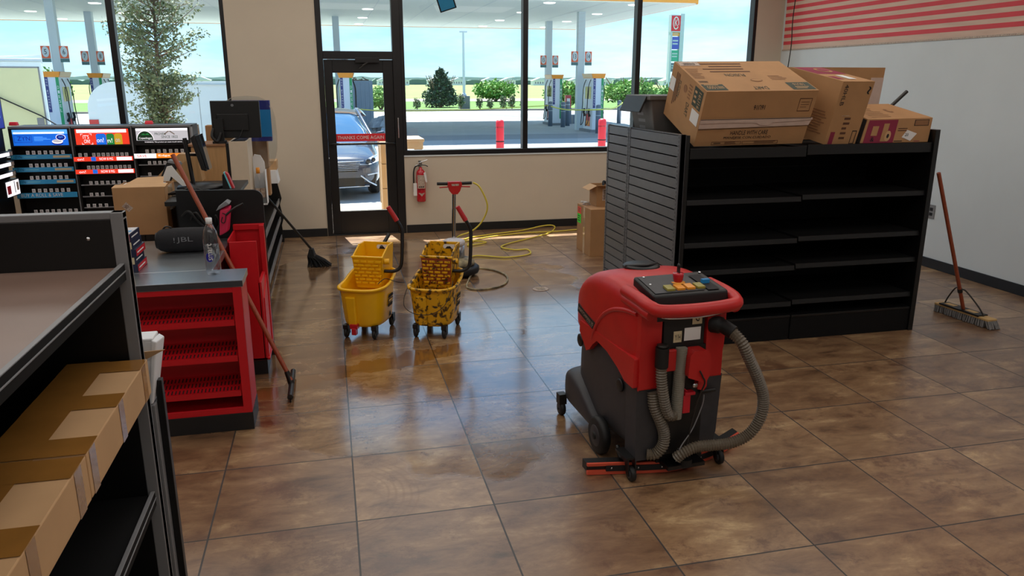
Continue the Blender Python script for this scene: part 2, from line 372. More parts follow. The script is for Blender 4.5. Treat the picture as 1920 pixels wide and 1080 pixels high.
def thing(name, label, cat, loc=(0, 0, 0), rz=0., group=None):
    o = bpy.data.objects.new(name, None); COL.objects.link(o); o.empty_display_size = .1
    o.location = loc; o.rotation_euler = (0, 0, rz); return tag(o, label, cat, group)
def struct(o): o['kind'] = 'structure'; return o
def dup(root, loc=None, rz=None, label=None, parent=None):
    r = root.copy(); COL.objects.link(r)
    if parent is not None: r.parent = parent
    if loc is not None: r.location = loc
    if rz is not None: r.rotation_euler = (0, 0, rz)
    if label: r['label'] = label
    for ch in root.children: dup(ch, parent=r)
    return r
def fq_front(x0, x1, y, z0, z1): return [(x0, y, z0), (x1, y, z0), (x1, y, z1), (x0, y, z1)]      # faces -y
def fq_right(x, y0, y1, z0, z1): return [(x, y0, z0), (x, y1, z0), (x, y1, z1), (x, y0, z1)]       # faces +x
def fq_left(x, y0, y1, z0, z1): return [(x, y1, z0), (x, y0, z0), (x, y0, z1), (x, y1, z1)]        # faces -x
def smooth_path(pts, n=8):
    pts = [Vector(p) for p in pts]; P = [pts[0]] + pts + [pts[-1]]; out = []
    for i in range(1, len(P) - 2):
        a, b, c, d = P[i - 1], P[i], P[i + 1], P[i + 2]
        for k in range(n):
            t = k / n; out.append(.5 * ((2 * b) + (c - a) * t + (2 * a - 5 * b + 4 * c - d) * t * t + (3 * b - a - 3 * c + d) * t ** 3))
    out.append(pts[-1]); return out
def resample(pts, step):
    out = [pts[0]]; acc = 0
    for a, b in zip(pts, pts[1:]):
        L = (b - a).length
        while acc + L >= step:
            t = (step - acc) / L; a = a + (b - a) * t; out.append(a); L = (b - a).length; acc = 0
        acc += L
    return out
def ribbed(mb, pts, r, mat, pitch=.0125, depth=.2, n=12):
    p = resample(smooth_path(pts, 24), pitch / 2)
    return mb.tube(p, [r if i % 2 == 0 else r * (1 - depth) for i in range(len(p))], mat, n, smooth=False)

# ============================================================ THE ROOM
RX, FY, LX, BY, CZ = 5.95, 9.60, -6.0, -3.5, 3.65
WT = .18
struct(MB().box(LX, RX, BY, FY + WT, -.1, 0, 'floor_tile').build('floor'))
struct(MB().box(LX - .2, RX + .2, BY - .2, FY + WT, CZ, CZ + .2, 'ceiling').build('ceiling'))
struct(MB().box(RX, RX + .2, BY - .2, FY + WT, -.1, CZ, 'wall_white').build('wall_right'))
struct(MB().box(LX - .2, LX, BY - .2, FY + WT, -.1, CZ, 'wall_tan').build('wall_left'))
struct(MB().box(LX, RX, BY - .2, BY, -.1, CZ, 'wall_white').build('wall_back'))
HEAD = 3.25
f = MB(); y0, y1 = FY, FY + WT
f.box(LX, -5.0, y0, y1, -.1, CZ, 'wall_tan')                    # left of the left window
f.box(-5.0, -1.06, y0, y1, -.1, .97, 'wall_tan').box(-5.0, -1.06, y0, y1, HEAD, CZ, 'wall_tan')
f.box(-1.06, -.07, y0, y1, -.1, CZ, 'wall_tan')
f.box(-.07, .895, y0, y1, HEAD, CZ, 'wall_tan')
f.box(.895, 5.56, y0, y1, -.1, .965, 'wall_tan').box(.895, 5.56, y0, y1, HEAD, CZ, 'wall_tan')
f.box(5.56, RX, y0, y1, -.1, CZ, 'wall_tan')
struct(f.build('wall_front'))
def baseb(name, *b): struct(MB().box(*b, 'rubber_base').build(name, bevel=.004))
baseb('baseboard_front_left', LX, -.075, FY - .012, FY, 0, .1)
baseb('baseboard_front_right', .9, RX, FY - .012, FY, 0, .1)
baseb('baseboard_right', RX - .012, RX, BY, FY - .012, 0, .1)

def window(name, xs, z0, z1, yb, yf, fw=.05):
    b = MB(); a, c = xs[0], xs[-1]
    b.box(a, c, yb, yf, z0, z0 + .06, 'frame_black').box(a, c, yb, yf, z1 - .06, z1, 'frame_black')
    for i, x in enumerate(xs):
        if i == 0: b.box(a, a + .045, yb, yf, z0 + .06, z1 - .06, 'frame_black')
        elif i == len(xs) - 1: b.box(c - .045, c, yb, yf, z0 + .06, z1 - .06, 'frame_black')
        else: b.box(x - .032, x + .032, yb, yf, z0 + .06, z1 - .06, 'frame_black')
    w = b.build(name, bevel=.003); struct(w)
    for i in range(len(xs) - 1):
        MB().box(xs[i] + .02, xs[i + 1] - .02, (yb + yf) / 2 - .003, (yb + yf) / 2 + .003, z0 + .03, z1 - .03, 'window_glass').build('pane', w)
    return w
window('window_1', [-5.0, -3.62, -2.24, -1.06], .97, HEAD, FY + .005, FY + .125)
window('window_2', [.895, 2.435, 3.92, 5.56], .965, HEAD, FY + .005, FY + .125)
struct(MB().box(.895, 5.56, FY - .012, FY + .004, .95, .966, 'wall_white').build('trim_1'))

# door: frame with transom, one leaf
d = MB(); F = 'frame_black'; ya, yb = FY - .01, FY + .12
d.box(-.07, -.005, ya, yb, 0, HEAD, F).box(.80, .895, ya, yb, 0, HEAD, F).box(-.005, .80, ya, yb, 2.10, 2.19, F).box(-.005, .80, ya, yb, HEAD - .06, HEAD, F)
d.box(-.005, .80, ya, yb, -.001, .012, 'dark_metal')
door = d.build('door_1', bevel=.003); struct(door)
MB().box(-.005, .80, FY + .05, FY + .056, 2.18, HEAD - .05, 'window_glass').build('pane', door)
lf = MB(); lx0, lx1, gx0, gx1, gz0, gz1 = -.0045, .7995, .095, .68, .30, 1.945; lya, lyb = FY + .02, FY + .065
lf.box(lx0, gx0, lya, lyb, .015, 2.095, F).box(gx1, lx1, lya, lyb, .015, 2.095, F).box(gx0, gx1, lya, lyb, .015, gz0, F).box(gx0, gx1, lya, lyb, gz1, 2.095, F)
leaf = lf.build('door_leaf', door, bevel=.003)
MB().box(gx0, gx1, FY + .04, FY + .046, gz0, gz1, 'window_glass').build('pane', leaf)
h = MB().tube([(.02, FY + .02, 1.12), (.02, FY - .05, 1.12), (.06, FY - .065, 1.122), (.74, FY - .065, 1.122), (.78, FY - .05, 1.12), (.78, FY + .02, 1.12)], .013, 'black_metal', 10)
h.build('push_bar', leaf)
s = MB().box(.085, .685, FY + .032, FY + .035, 1.145, 1.235, 'sign_red'); s.text('THANKS COME AGAIN', fq_front(.085, .685, FY + .032, 1.145, 1.235), .04, .28, .96, .72, 'paper')
s.build('door_sign', leaf)['label'] = 'red sticker reading THANKS COME AGAIN'
c = MB().box(.36, .64, FY - .045, FY - .01, 2.06, 2.115, F).tube([(.5, FY - .05, 2.06), (.44, FY - .1, 2.03), (.40, FY - .02, 2.0)], .008, 'dark_metal')
c.build('door_closer', door, bevel=.004)
MB().box(.83, .845, FY - .03, FY - .01, 1.18, 1.42, 'chrome').build('door_handle', door, bevel=.003)

# striped graphic band on the right wall
g = MB(); q = [(RX - .002, FY - .05, 2.26), (RX - .002, -1.0, 2.26), (RX - .002, -1.0, 3.5), (RX - .002, FY - .05, 3.5)]
q = [q[1], q[0], q[3], q[2]]; q = [(RX - .002, FY - .05, 2.262), (RX - .002, 0.0, 2.262), (RX - .002, 0.0, 3.5), (RX - .002, FY - .05, 3.5)]
pm('stripe_pale', (220, 190, 170), .6, rgb2=(206, 176, 156), scale=3, stretch=(1, 1, 8)); pm('stripe_red', (214, 66, 76), .6, var=.04, scale=6)
g.box(RX - .006, RX, 0, FY - .05, 2.262, 3.5, 'stripe_pale')
for i in range(14):
    z = 2.318 + i * .087; g.box(RX - .0075, RX - .0058, 0, FY - .05, z, z + .043, 'stripe_red')
tag(g.build('wall_graphic'), 'red and beige striped graphic band on the upper right white wall', 'wall graphic')
tag(MB().box(RX - .008, RX, 0, FY - .03, 2.245, 2.262, 'label_cream').build('trim_2'), None, None, kind='structure')
c = MB().tube(smooth_path([(5.88, 9.25, CZ), (5.875, 9.25, 3.0), (5.865, 9.26, 2.6), (5.87, 9.25, 2.3), (5.85, 9.26, 1.9), (5.86, 9.26, 1.6)]), .006, 'black_rubber')
tag(c.build('hanging_cable'), 'thin dark cable hanging from above in the far right corner', 'cable')
o = MB().box(RX - .008, RX, 6.53, 6.62, .50, .64, 'edge_grey').box(RX - .012, RX - .007, 6.555, 6.595, .53, .56, 'ink_black').box(RX - .012, RX - .007, 6.555, 6.595, .58, .61, 'ink_black')
tag(o.build('wall_outlet', bevel=.002), 'small grey wall outlet behind the leaning push broom', 'outlet')

# ============================================================ FRONT WALL ITEMS
def extinguisher():
    t = thing('fire_extinguisher', 'red fire extinguisher hanging on the beige wall right of the door', 'fire extinguisher', (1.085, FY - .075, .40))
    b = MB().lathe([(0, 0), (.05, .003), (.056, .015), (.057, .06), (.057, .34), (.052, .37), (.036, .395), (.02, .405), (.018, .43), (0, .43)], (0, 0, 0), 'ext_red', 24)
    b.build('tank', t)
    l = MB(); n = 14
    def cur(z0, z1, mat, a0=-2.5, a1=-.64, r=.0582):
        vs = []
        for k in range(n + 1):
            a = a0 + (a1 - a0) * k / n
            vs += [(r * math.cos(a), r * math.sin(a), z0), (r * math.cos(a), r * math.sin(a), z1)]
        l.add(vs, [(2 * k, 2 * k + 2, 2 * k + 3, 2 * k + 1) for k in range(n)], mat, True)
    cur(.17, .335, 'label_cream'); cur(.155, .16, 'ink_black'); q = [(-.04, -.06, .07), (.04, -.06, .07), (.04, -.06, .12), (-.04, -.06, .12)]
    for dx in (-.025, 0, .025): l.disc([(-.05, -.0595, .17), (.05, -.0595, .17), (.05, -.0595, .24), (-.05, -.0595, .24)], .5 + dx * 9, .3, .08, .12, 'ink_black')
    l.poly(q, [(0, .95), (.5, .05), (1, .95), (.7, .9), (.5, .75), (.3, .9)], 'label_cream'); l.build('tank_label', t)
    v = MB().cyl((0, 0, .425), (0, 0, .465), .016, 'chrome').tube([(-.03, 0, .475), (.04, -.01, .50), (.085, -.01, .515)], .006, 'chrome').tube([(-.01, 0, .455), (.06, -.01, .45), (.09, -.01, .435)], .006, 'dark_metal').box(-.02, .02, -.012, .012, .455, .485, 'chrome')
    v.build('handle', t)
    MB().tube(smooth_path([(-.015, 0, .45), (-.06, -.01, .44), (-.085, -.01, .38), (-.09, -.01, .26), (-.088, -.01, .12)]), .009, 'black_rubber').build('hose', t)
    MB().box(-.097, -.055, -.03, -.026, .08, .235, 'paper').build('inspection_tag', t)
    MB().hexa([(.05, -.05, .25), (.075, -.05, .245), (.075, -.048, .245), (.05, -.048, .25), (.03, -.05, .36), (.055, -.05, .375), (.055, -.048, .375), (.03, -.048, .36)], 'paper').build('inspection_tag', t)
    MB().box(-.015, .015, .05, .075, .2, .5, 'dark_metal').build('bracket', t)
extinguisher()

def hanging_monitor():
    t = thing('hanging_monitor', 'small dark monitor hanging at the top edge above the door side window', 'monitor', (1.35, 8.95, 2.70))
    q = MB(); q.M = Matrix.Rotation(.5, 4, 'X') @ Matrix.Rotation(-.35, 4, 'Y')
    q.box(-.09, .10, -.015, .015, -.10, .12, 'black_plastic'); q.build('housing', t, bevel=.004)
    q = MB(); q.M = Matrix.Rotation(.5, 4, 'X') @ Matrix.Rotation(-.35, 4, 'Y'); q.box(-.075, .085, -.0165, -.0155, -.085, .105, 'sky_blue_strip'); q.build('screen', t)
    MB().tube([(0, .01, .05), (0, .05, .2), (0, .05, CZ - 2.70)], .015, 'dark_metal').build('ceiling_pole', t)
hanging_monitor()

# ---- floor buffer with red head and yellow cord
def buffer():
    t = thing('floor_buffer', 'walk behind floor buffer with red control head and chrome pole by front wall', 'floor buffer', (1.17, 7.30, 0))
    MB().lathe([(0, .015), (.17, .015), (.205, .03), (.212, .05), (.212, .085), (.19, .1), (0, .1)], (0, 0, 0), 'black_rubber', 32).build('brush_skirt', t)
    MB().lathe([(0, .1), (.165, .1), (.17, .13), (.14, .165), (.09, .18), (0, .18)], (0, 0, 0), 'tan_cord', 28).build('base_cover', t)
    MB().lathe([(0, .17), (.085, .17), (.09, .2), (.09, .3), (0, .305)], (-.02, 0, 0), 'steel', 24).build('motor', t)
    MB().lathe([(0, .30), (.10, .30), (.112, .315), (.108, .345), (.07, .36), (0, .362)], (-.035, 0, 0), 'tag_white', 24).build('motor_cap', t)
    MB().cyl((-.03, .06, .2), (-.01, .08, .81), .019, 'chrome').build('pole', t)
    h = MB(); h.prism([(-.07, .91), (.06, .91), (.065, .88), (.045, .82), (.02, .79), (-.03, .79), (-.055, .82), (-.075, .88)], 'y', .05, .11, 'red_plastic'); h.decal(fq_front(-.07, .06, .05, .79, .91), .25, .68, .8, .84, 'label_cream')
    h.build('control_head', t, bevel=.008)
    for sx in (-1, 1):
        MB().cyl((-.005 + sx * .06, .08, .89), (-.005 + sx * .17, .08, .893), .015, 'black_rubber').build('grip', t)
        MB().tube([(-.005 + sx * .06, .07, .862), (-.005 + sx * .15, .06, .858)], .006, 'red_plastic').build('trigger', t)
    # its own power cord, coiled on the floor
    p = smooth_path([(.16, .05, .09), (.22, .20, .012), (.36, .10, .009), (.45, -.15, .009), (.40, -.42, .009), (.28, -.58, .009), (.10, -.64, .009), (0, -.54, .009), (.05, -.3, .009), (.12, -.12, .03)])
    MB().tube(p, .0085, 'tan_cord').build('power_cord', t)
    return t
buffer()
p = smooth_path([(1.35, 7.385, .895), (1.42, 7.385, .84), (1.49, 7.38, .66), (1.44, 7.42, .50), (1.34, 7.45, .40), (1.20, 7.5, .33), (1.20, 7.8, .1), (1.3, 8.5, .012), (1.55, 9.0, .011), (1.9, 9.2, .011), (2.35, 9.38, .011), (2.62, 9.50, .03), (2.78, 9.54, .03), (2.80, 9.45, .011), (2.62, 9.12, .011), (2.3, 8.85, .011), (1.98, 8.60, .011), (1.86, 8.42, .011), (1.98, 8.25, .011), (2.12, 8.24, .011), (2.08, 8.0, .011), (1.8, 7.9, .011), (1.5, 8.05, .011), (1.36, 7.85, .011), (1.2, 7.55, .02)], 10)
tag(MB().tube(p, .0085, 'yellow_cord').build('extension_cord'), 'yellow extension cord looping from the buffer handle over the floor', 'cord')
p = smooth_path([(1.28, 8.75, .01), (1.5, 8.9, .01), (1.75, 8.75, .01), (1.5, 8.62, .01), (1.75, 9.0, .01), (2.3, 9.2, .01), (2.75, 9.22, .01), (3.1, 9.28, .01), (3.6, 9.3, .01), (3.95, 9.2, .01)])
tag(MB().tube(p, .008, 'yellow_cord').build('extension_cord'), 'straight run of yellow cord along the front wall towards the cartons', 'cord')
d = MB().lathe([(0, 0), (.075, 0), (.075, .003), (.06, .004), (.058, .003), (0, .003)], (0, 0, 0), 'label_cream', 28)
for a in range(5): d.box(-.04, .04, -.042 + a * .02, -.036 + a * .02, .003, .0042, 'tan_cord')
tag(d.build('floor_drain', loc=(0, 0, 0)), 'small round pale floor drain cover in the tiles', 'drain').location = (1.823, 6.582, 0.0005)

# ---- cartons by the front wall
def carton(name, x0, x1, y0, y1, z0, z1, mat='cardboard'):
    return MB().box(x0, x1, y0, y1, z0, z1, mat)
b = carton('', 2.70, 3.16, 7.76, 8.23, 0, .52); ql = fq_left(2.70, 7.76, 8.23, 0, .52)
b.decal(ql, .46, 0, .60, 1, 'tape_clear', .001); b.decal(ql, .04, .60, .30, .80, 'neon_green', .002); b.decal(ql, .05, .80, .30, .95, 'neon_orange', .002); b.lines(ql, .08, .63, .26, .77, 3, 'ink_green', .003); b.lines(ql, .08, .83, .26, .93, 3, 'ink_magenta', .003)
tag(b.build('cardboard_box', bevel=.003), 'large plain carton with neon stickers on the floor by front wall', 'box')
t = thing('cardboard_box', 'small open carton with paper inside on top of the large plain carton', 'box', (2.82, 7.93, .52))
x1, y1, h = .36, .24, .23; b = MB()
b.box(0, x1, 0, .004, 0, h, 'cardboard').box(0, x1, y1 - .004, y1, 0, h, 'cardboard').box(0, .004, 0, y1, 0, h, 'cardboard').box(x1 - .004, x1, 0, y1, 0, h, 'cardboard').box(0, x1, 0, y1, 0, .004, 'cardboard')
q = fq_front(0, x1, 0, 0, h); b.decal(q, .18, .28, .62, .86, 'label_cream', .002); b.lines(q, .22, .34, .56, .8, 6, 'ink_black', .003); b.decal(q, .40, .04, .66, .30, 'neon_yellow', .003); b.text('$', q, .44, .1, .6, .26, 'ink_black', .004)
b.build('body', t, bevel=.002)
MB().hexa([(-.09, .01, h - .05), (0, .004, h - .004), (0, y1, h - .004), (-.09, y1, h - .05), (-.09, .01, h - .046), (0, .004, h), (0, y1, h), (-.09, y1, h - .046)], 'cardboard_light').build('flap', t)
MB().hexa([(0, -.08, h + .01), (.3, -.07, h + .0), (.34, 0, h - .004), (0, 0, h - .004), (0, -.08, h + .014), (.3, -.07, h + .004), (.34, 0, h), (0, 0, h)], 'cardboard_light').build('flap', t)
b = MB()
for i in range(5):
    a = i * 1.3; b.tube(smooth_path([(.10 + .06 * i, .06, h - .05), (.12 + .05 * i, .12, h + .03 + .01 * i), (.2 + .04 * i, .18, h - .03)]), .014, 'paper' if i % 2 else 'ink_black', 6)
b.build('paper_stuffing', t)
b = MB(); rs = random.Random(3)
for i in range(9):
    a = rs.uniform(2.2, 4.2); p0 = Vector((2.80, 8.08, .528)); p1 = p0 + Vector((-.11 * rs.uniform(.5, 1), .05 * rs.uniform(-1, 1), .035 * rs.uniform(-.1, 1)))
    b.tube([p0, (p0 + p1) / 2 + Vector((0, 0, .012)), p1], .006, 'white_plastic', 5)
tag(b.build('cable_ties'), 'frayed bundle of pale blue plastic strips on the large carton edge', 'ties')

# ============================================================ CENTRE GONDOLA
def gondola():
    t = thing('display_gondola', 'long black store gondola with slatted grey end panel, boxes on top', 'shelving', (2.33, 4.79, 0))
    B = 'black_metal'
    # end panels (slatwall) on the left end, two sections
    for y0, y1 in ((0, .905), (.915, 1.385)):
        p = MB().box(-.045, -.012, y0, y1, .13, 1.505, 'slat_grey'); n = 19; pit = (1.50 - .14) / n
        for i in range(n):
            z = .14 + i * pit; p.box(-.052, -.044, y0 + .03, y1 - .03, z + .005, z + pit - .004, 'slat_grey')
        p.box(-.045, -.044, y0 + .03, y1 - .03, .14, 1.5, 'ink_black')
        p.build('slatwall_panel', t)
        for ye in (y0, y1 - .028):
            u = MB().box(-.055, -.010, ye, ye + .028, .0, 1.505, 'slat_grey')
            for k in range(52): u.box(-.0556, -.0545, ye + .011, ye + .016, .05 + k * .028, .066 + k * .028, 'ink_black')
            u.build('upright', t)
        MB().box(-.057, -.010, y0, y1, 0, .135, 'slat_grey').build('kick_plate', t, bevel=.002)
    MB().box(-.010, .02, 0.0, 1.385, 0, 1.5, B).build('end_panel', t, bevel=.002)
    MB().box(1.925, 1.965, -.02, 1.385, 0, 1.515, B).build('end_panel', t, bevel=.003)
    for k, (a, c) in enumerate(((.02, .905), (.907, 1.925))):
        bk = MB().box(a, c, .67, .70, .05, 1.37, 'black_matte')
        for z in (.35, .65, .95, 1.2): bk.box(a, c, .664, .67, z, z + .004, 'ink_black')
        bk.build('back_panel', t)
        dz = (-.012, .0)[k]
        for z in (.303, .574, .775, 1.075):
            s = MB(); s.box(a + .004, c - .004, .02, .67, z + dz - .022, z + dz - .002, 'black_matte'); s.prism([(0, z + dz - .035), (.014, z + dz - .035), (.02, z + dz), (.006, z + dz)], 'x', a + .004, c - .004, B)
            s.build('shelf', t, bevel=.002)
        s = MB().box(a + .002, c - .002, 0, 1.385, 1.385 + dz, 1.405 + dz, 'black_matte'); s.prism([(-.004, 1.355 + dz), (.01, 1.355 + dz), (.01, 1.425 + dz), (-.004, 1.425 + dz)], 'x', a + .004, c - .004, B)
        s.build('top_shelf', t, bevel=.002)
        MB().box(a + .002, c - .002, -.006 * k, .67, 0, .172, 'black_matte').box(a + .002, c - .002, -.006 * k - .004, .2, .172, .19, B).build('base_deck', t, bevel=.003)
        for z in (.303, .574, .775, 1.075):
            s = MB().box(a + .004, c - .004, .70, 1.365, z - .022, z - .002, B); s.build('shelf', t)
        MB().box(a + .002, c - .002, .70, 1.38, 0, .17, B).build('base_deck', t)
    return t
gondola()

# boxes on the gondola: oriented cartons, c0 = bottom front-left corner, axes ax (width), ay (depth), az (height)
def oriented(c0, ax, ay, az):
    c0, ax, ay, az = map(Vector, (c0, ax, ay, az))
    return [c0, c0 + ax, c0 + ax + ay, c0 + ay, c0 + az, c0 + ax + az, c0 + ax + ay + az, c0 + ay + az]
def faces(c):
    return dict(front=[c[0], c[1], c[5], c[4]], right=[c[1], c[2], c[6], c[5]], left=[c[3], c[0], c[4], c[7]], top=[c[4], c[5], c[6], c[7]], back=[c[2], c[3], c[7], c[6]])
# --- large carton tipped forward
c = oriented((2.408, 4.85, 1.422), (.824, 0, .008), (.0, .52, .20), (.005, -.13, .362))
b = MB().hexa(c, 'cardboard'); F = faces(c); q = F['front']
b.quad([b.fq(q, u, v, .004) for u, v in ((.0, .33), (1, .36), (1.02, .50), (0, .50))], 'torn_paper')
b.poly(q, [(.0, .43), (.3, .44), (.5, .43), (.55, .38), (.62, .38), (.66, .43), (.9, .45), (1.02, .47), (1.01, .51), (0, .51)], 'torn_paper', .009)
b.decal(q, 0, .497, 1, .507, 'ink_black', .010); b.poly(q, [(0, .315), (1, .35), (1, .358), (0, .325)], 'ink_black', .010)
b.text('HANDLE WITH CARE', q, .30, .20, .64, .28, 'ink_black'); b.text('MANÉJESE CON CUIDADO', q, .25, .115, .68, .185, 'ink_black')
b.frame4(q, .15, .02, .42, .08, .004, 'cardboard_ink', tv=.008); b.frame4(q, .43, .02, .76, .08, .004, 'cardboard_ink', tv=.008); b.lines(q, .17, .035, .24, .065, 1, 'ink_black'); b.lines(q, .27, .03, .40, .075, 2, 'cardboard_ink'); b.lines(q, .54, .03, .74, .075, 2, 'cardboard_ink')
b.text('16U16', q, .45, .66, .55, .75, 'ink_black', flip=True)
b.frame4(q, .85, .62, .965, .86, .004, 'cardboard_ink', tv=.012); b.lines(q, .87, .68, .95, .82, 3, 'cardboard_ink', fill=.15)
q = F['top']
b.decal(q, .01, .03, .20, .22, 'ink_green'); b.text('1000', q, .04, .07, .12, .16, 'cardboard_light', .003, flip=True); b.lines(q, .13, .08, .19, .15, 2, 'cardboard_light', .003); b.lines(q, .03, .17, .18, .215, 1, 'cardboard_light', .003)
b.decal(q, .78, .03, .99, .26, 'ink_green'); b.text('16U16', q, .83, .15, .93, .22, 'cardboard_light', .003, flip=True); b.lines(q, .82, .05, .95, .13, 2, 'cardboard_light', .003)
b.text('DART', q, .44, .05, .57, .14, 'ink_green', flip=True)
b.disc(q, .55, .34, .055, .05, 'cardboard_dark'); b.disc(q, .55, .34, .045, .035, 'cardboard', .003)
b.text('FUSION', q, .32, .47, .50, .56, 'ink_green', flip=True)
for k in range(4): b.lines(q, (.22, .18, .26, .18)[k], .60 + k * .09, (.66, .66, .62, .70)[k], .66 + k * .09, 1, 'cardboard_ink', fill=.5)
b.lines(q, .02, .40, .14, .75, 7, 'cardboard_dark'); b.decal(q, .01, .84, .20, .975, 'label_cream', .002); b.lines(q, .05, .86, .17, .93, 2, 'ink_black', .003); b.lines(q, .70, .34, .86, .5, 4, 'cardboard_dark')
b.lines(q, .02, .27, .12, .33, 2, 'ink_black')
q = F['left']
b.decal(q, .70, .60, .94, .94, 'ink_green'); b.text('16U16', q, .84, .62, .91, .90, 'cardboard_light', .003, rot=-1); b.lines(q, .73, .64, .81, .9, 3, 'cardboard_light', .003)
b.decal(q, .74, .33, .95, .56, 'paper', .002); b.decal(q, .02, .52, .16, .76, 'paper', .002)
b.text('DART', q, .56, .32, .64, .56, 'ink_green', .002, rot=-1); b.disc(q, .46, .75, .05, .07, 'cardboard_dark')
b.text('FUSION', q, .26, .5, .32, .8, 'ink_green', .002, rot=-1)
for k in range(3): b.decal(q, .16 + k * .04, .3 + k * .05, .18 + k * .04, .9, 'cardboard_ink')
b.lines(q, .55, .62, .66, .9, 5, 'cardboard_dark')
tag(b.build('cardboard_box', bevel=.003), 'largest carton tipped forward on the gondola, reading HANDLE WITH CARE', 'box')
# --- support carton hidden behind it
c = oriented((2.80, 5.28, 1.407), (.5, 0, 0), (0, .35, 0), (0, 0, .165)); tag(MB().hexa(c, 'cardboard_dark').build('cardboard_box'), 'flat low carton under the raised rear of the largest carton', 'box')
# --- tall carton leaning in the middle
c = oriented((3.40, 4.84, 1.42), (.25, 0, -.0), (-.13, .44, .10), (.06, -.06, .43)); b = MB().hexa(c, 'cardboard'); F = faces(c)
q = F['front']; b.text('40HLB', q, .10, .62, .22, .95, 'ink_black', rot=-1); b.decal(q, .10, .0, .24, .20, 'ink_magenta'); b.lines(q, .40, .06, .62, .45, 5, 'cardboard_ink'); b.frame4(q, .78, .0, .93, .22, .02, 'ink_black', tv=.015); b.decal(q, .28, .455, .52, .462, 'label_cream', .003); b.text('~', q, .84, .80, .95, .92, 'ink_black', rot=1)
q = F['top']; b.decal(q, .04, .50, .98, .98, 'ink_magenta'); b.disc(q, .62, .75, .22, .14, 'cardboard', .003); b.disc(q, .62, .75, .16, .09, 'ink_magenta', .004); b.decal(q, .42, .14, .66, .40, 'paper', .003); b.decal(q, .08, .14, .28, .34, 'ink_magenta'); 
q = F['left']; b.lines(q, .55, .12, .92, .5, 9, 'cardboard_dark')
tag(b.build('cardboard_box', bevel=.003), 'tall narrow carton leaning back in the middle, magenta print on its top', 'box')
# --- right carton with magenta panel
c = oriented((3.672, 4.81, 1.426), (.560, 0, 0), (.0, .40, .0), (.055, .02, .165)); c[5] = c[1] + Vector((.035, .02, .172)); c[6] = c[2] + Vector((-.05, 0, .26)); c[7] = c[3] + Vector((.06, 0, .255))
b = MB().hexa(c, 'cardboard'); F = faces(c); q = F['front']
b.decal(q, .03, .0, .47, .95, 'ink_magenta'); b.decal(q, .11, .30, .20, .70, 'cardboard', .003); b.decal(q, .27, .06, .35, .80, 'cardboard', .003); b.disc(q, .365, .28, .045, .22, 'cardboard_light', .004); b.disc(q, .365, .28, .018, .09, 'ink_black', .005); b.text('&', q, .12, .06, .18, .24, 'ink_black', .004)
b.frame4(q, .73, .68, .95, .93, .01, 'ink_black', tv=.04); b.decal(q, .74, .70, .94, .91, 'cardboard_dark', .002); b.lines(q, .5, .45, .66, .62, 2, 'cardboard_ink'); b.poly(q, [(.58, .22), (.72, .06), (.80, .36), (.64, .52)], 'paper', .004); b.text('20', q, .62, .26, .67, .38, 'ink_black', .006); b.lines(q, .48, .02, .66, .10, 1, 'ink_black'); b.lines(q, .78, .02, .9, .08, 1, 'ink_magenta')
q = F['top']; b.lines(q, .12, .08, .45, .92, 8, 'cardboard_dark', fill=.25); b.disc(q, .62, .5, .05, .12, 'cardboard_dark'); b.disc(q, .63, .5, .025, .06, 'cardboard', .003)
q = F['left']; b.decal(q, .45, .0, .98, .95, 'ink_black')
tag(b.build('cardboard_box', bevel=.003), 'low wide carton with magenta panel at the right end of the gondola', 'box')
# --- rear carton with white panel
c = oriented((3.45, 5.42, 1.41), (.79, 0, 0), (0, .45, 0), (.01, 0, .545)); c[5] = c[1] + Vector((.045, 0, .545)); c[6] = c[5] + Vector((0, .45, 0)); b = MB().hexa(c, 'cardboard'); F = faces(c)
q = F['front']; b.decal(q, .86, .30, 1.0, .86, 'torn_paper', .003); b.decal(q, .78, .42, .93, .62, 'torn_paper', .004); b.decal(q, .80, .30, .93, .44, 'paper', .005); b.lines(q, .81, .31, .92, .42, 4, 'ink_black', .006); b.text('GT', q, .58, .78, .62, .88, 'ink_black', rot=-1); b.decal(q, .04, .80, .12, .95, 'ink_blue'); b.lines(q, .64, .45, .74, .75, 6, 'cardboard_ink', fill=.2)
tag(b.build('cardboard_box', bevel=.003), 'rear upright carton with white label behind the leaning middle carton', 'box')
c = MB().cyl((4.25, 5.35, 1.60), (4.45, 5.35, 1.775), .014, 'dark_metal'); c.cyl((4.02, 5.38, 1.42), (4.25, 5.35, 1.60), .014, 'dark_metal')
tag(c.build('metal_rod'), 'grey rod sticking up behind the low wide carton', 'rod')
# --- grey lidded tote
t = thing('storage_tote', 'grey plastic tote with folded lid at the left end of the gondola', 'tote', (2.31, 5.42, 1.405))
c = [(.065, .0, .0), (.40, 0, 0), (.40, .36, 0), (.065, .36, 0), (0, -.04, .33), (.44, -.04, .33), (.44, .40, .33), (0, .40, .33)]
b = MB().hexa(c, 'tote_grey'); q = faces([Vector(p) for p in c])['left']; b.lines(q, .3, .25, .7, .7, 3, 'edge_grey', .001)
b.build('body', t, bevel=.006)
MB().box(-.015, .455, -.055, .415, .31, .345, 'tote_grey').build('rim', t, bevel=.006)
MB().hexa([(-.06, .0, .22), (-.015, .0, .33), (-.015, .40, .33), (-.06, .40, .22), (-.075, 0, .225), (-.02, 0, .34), (-.02, .4, .34), (-.075, .4, .225)], 'black_plastic').build('lid', t, bevel=.003)

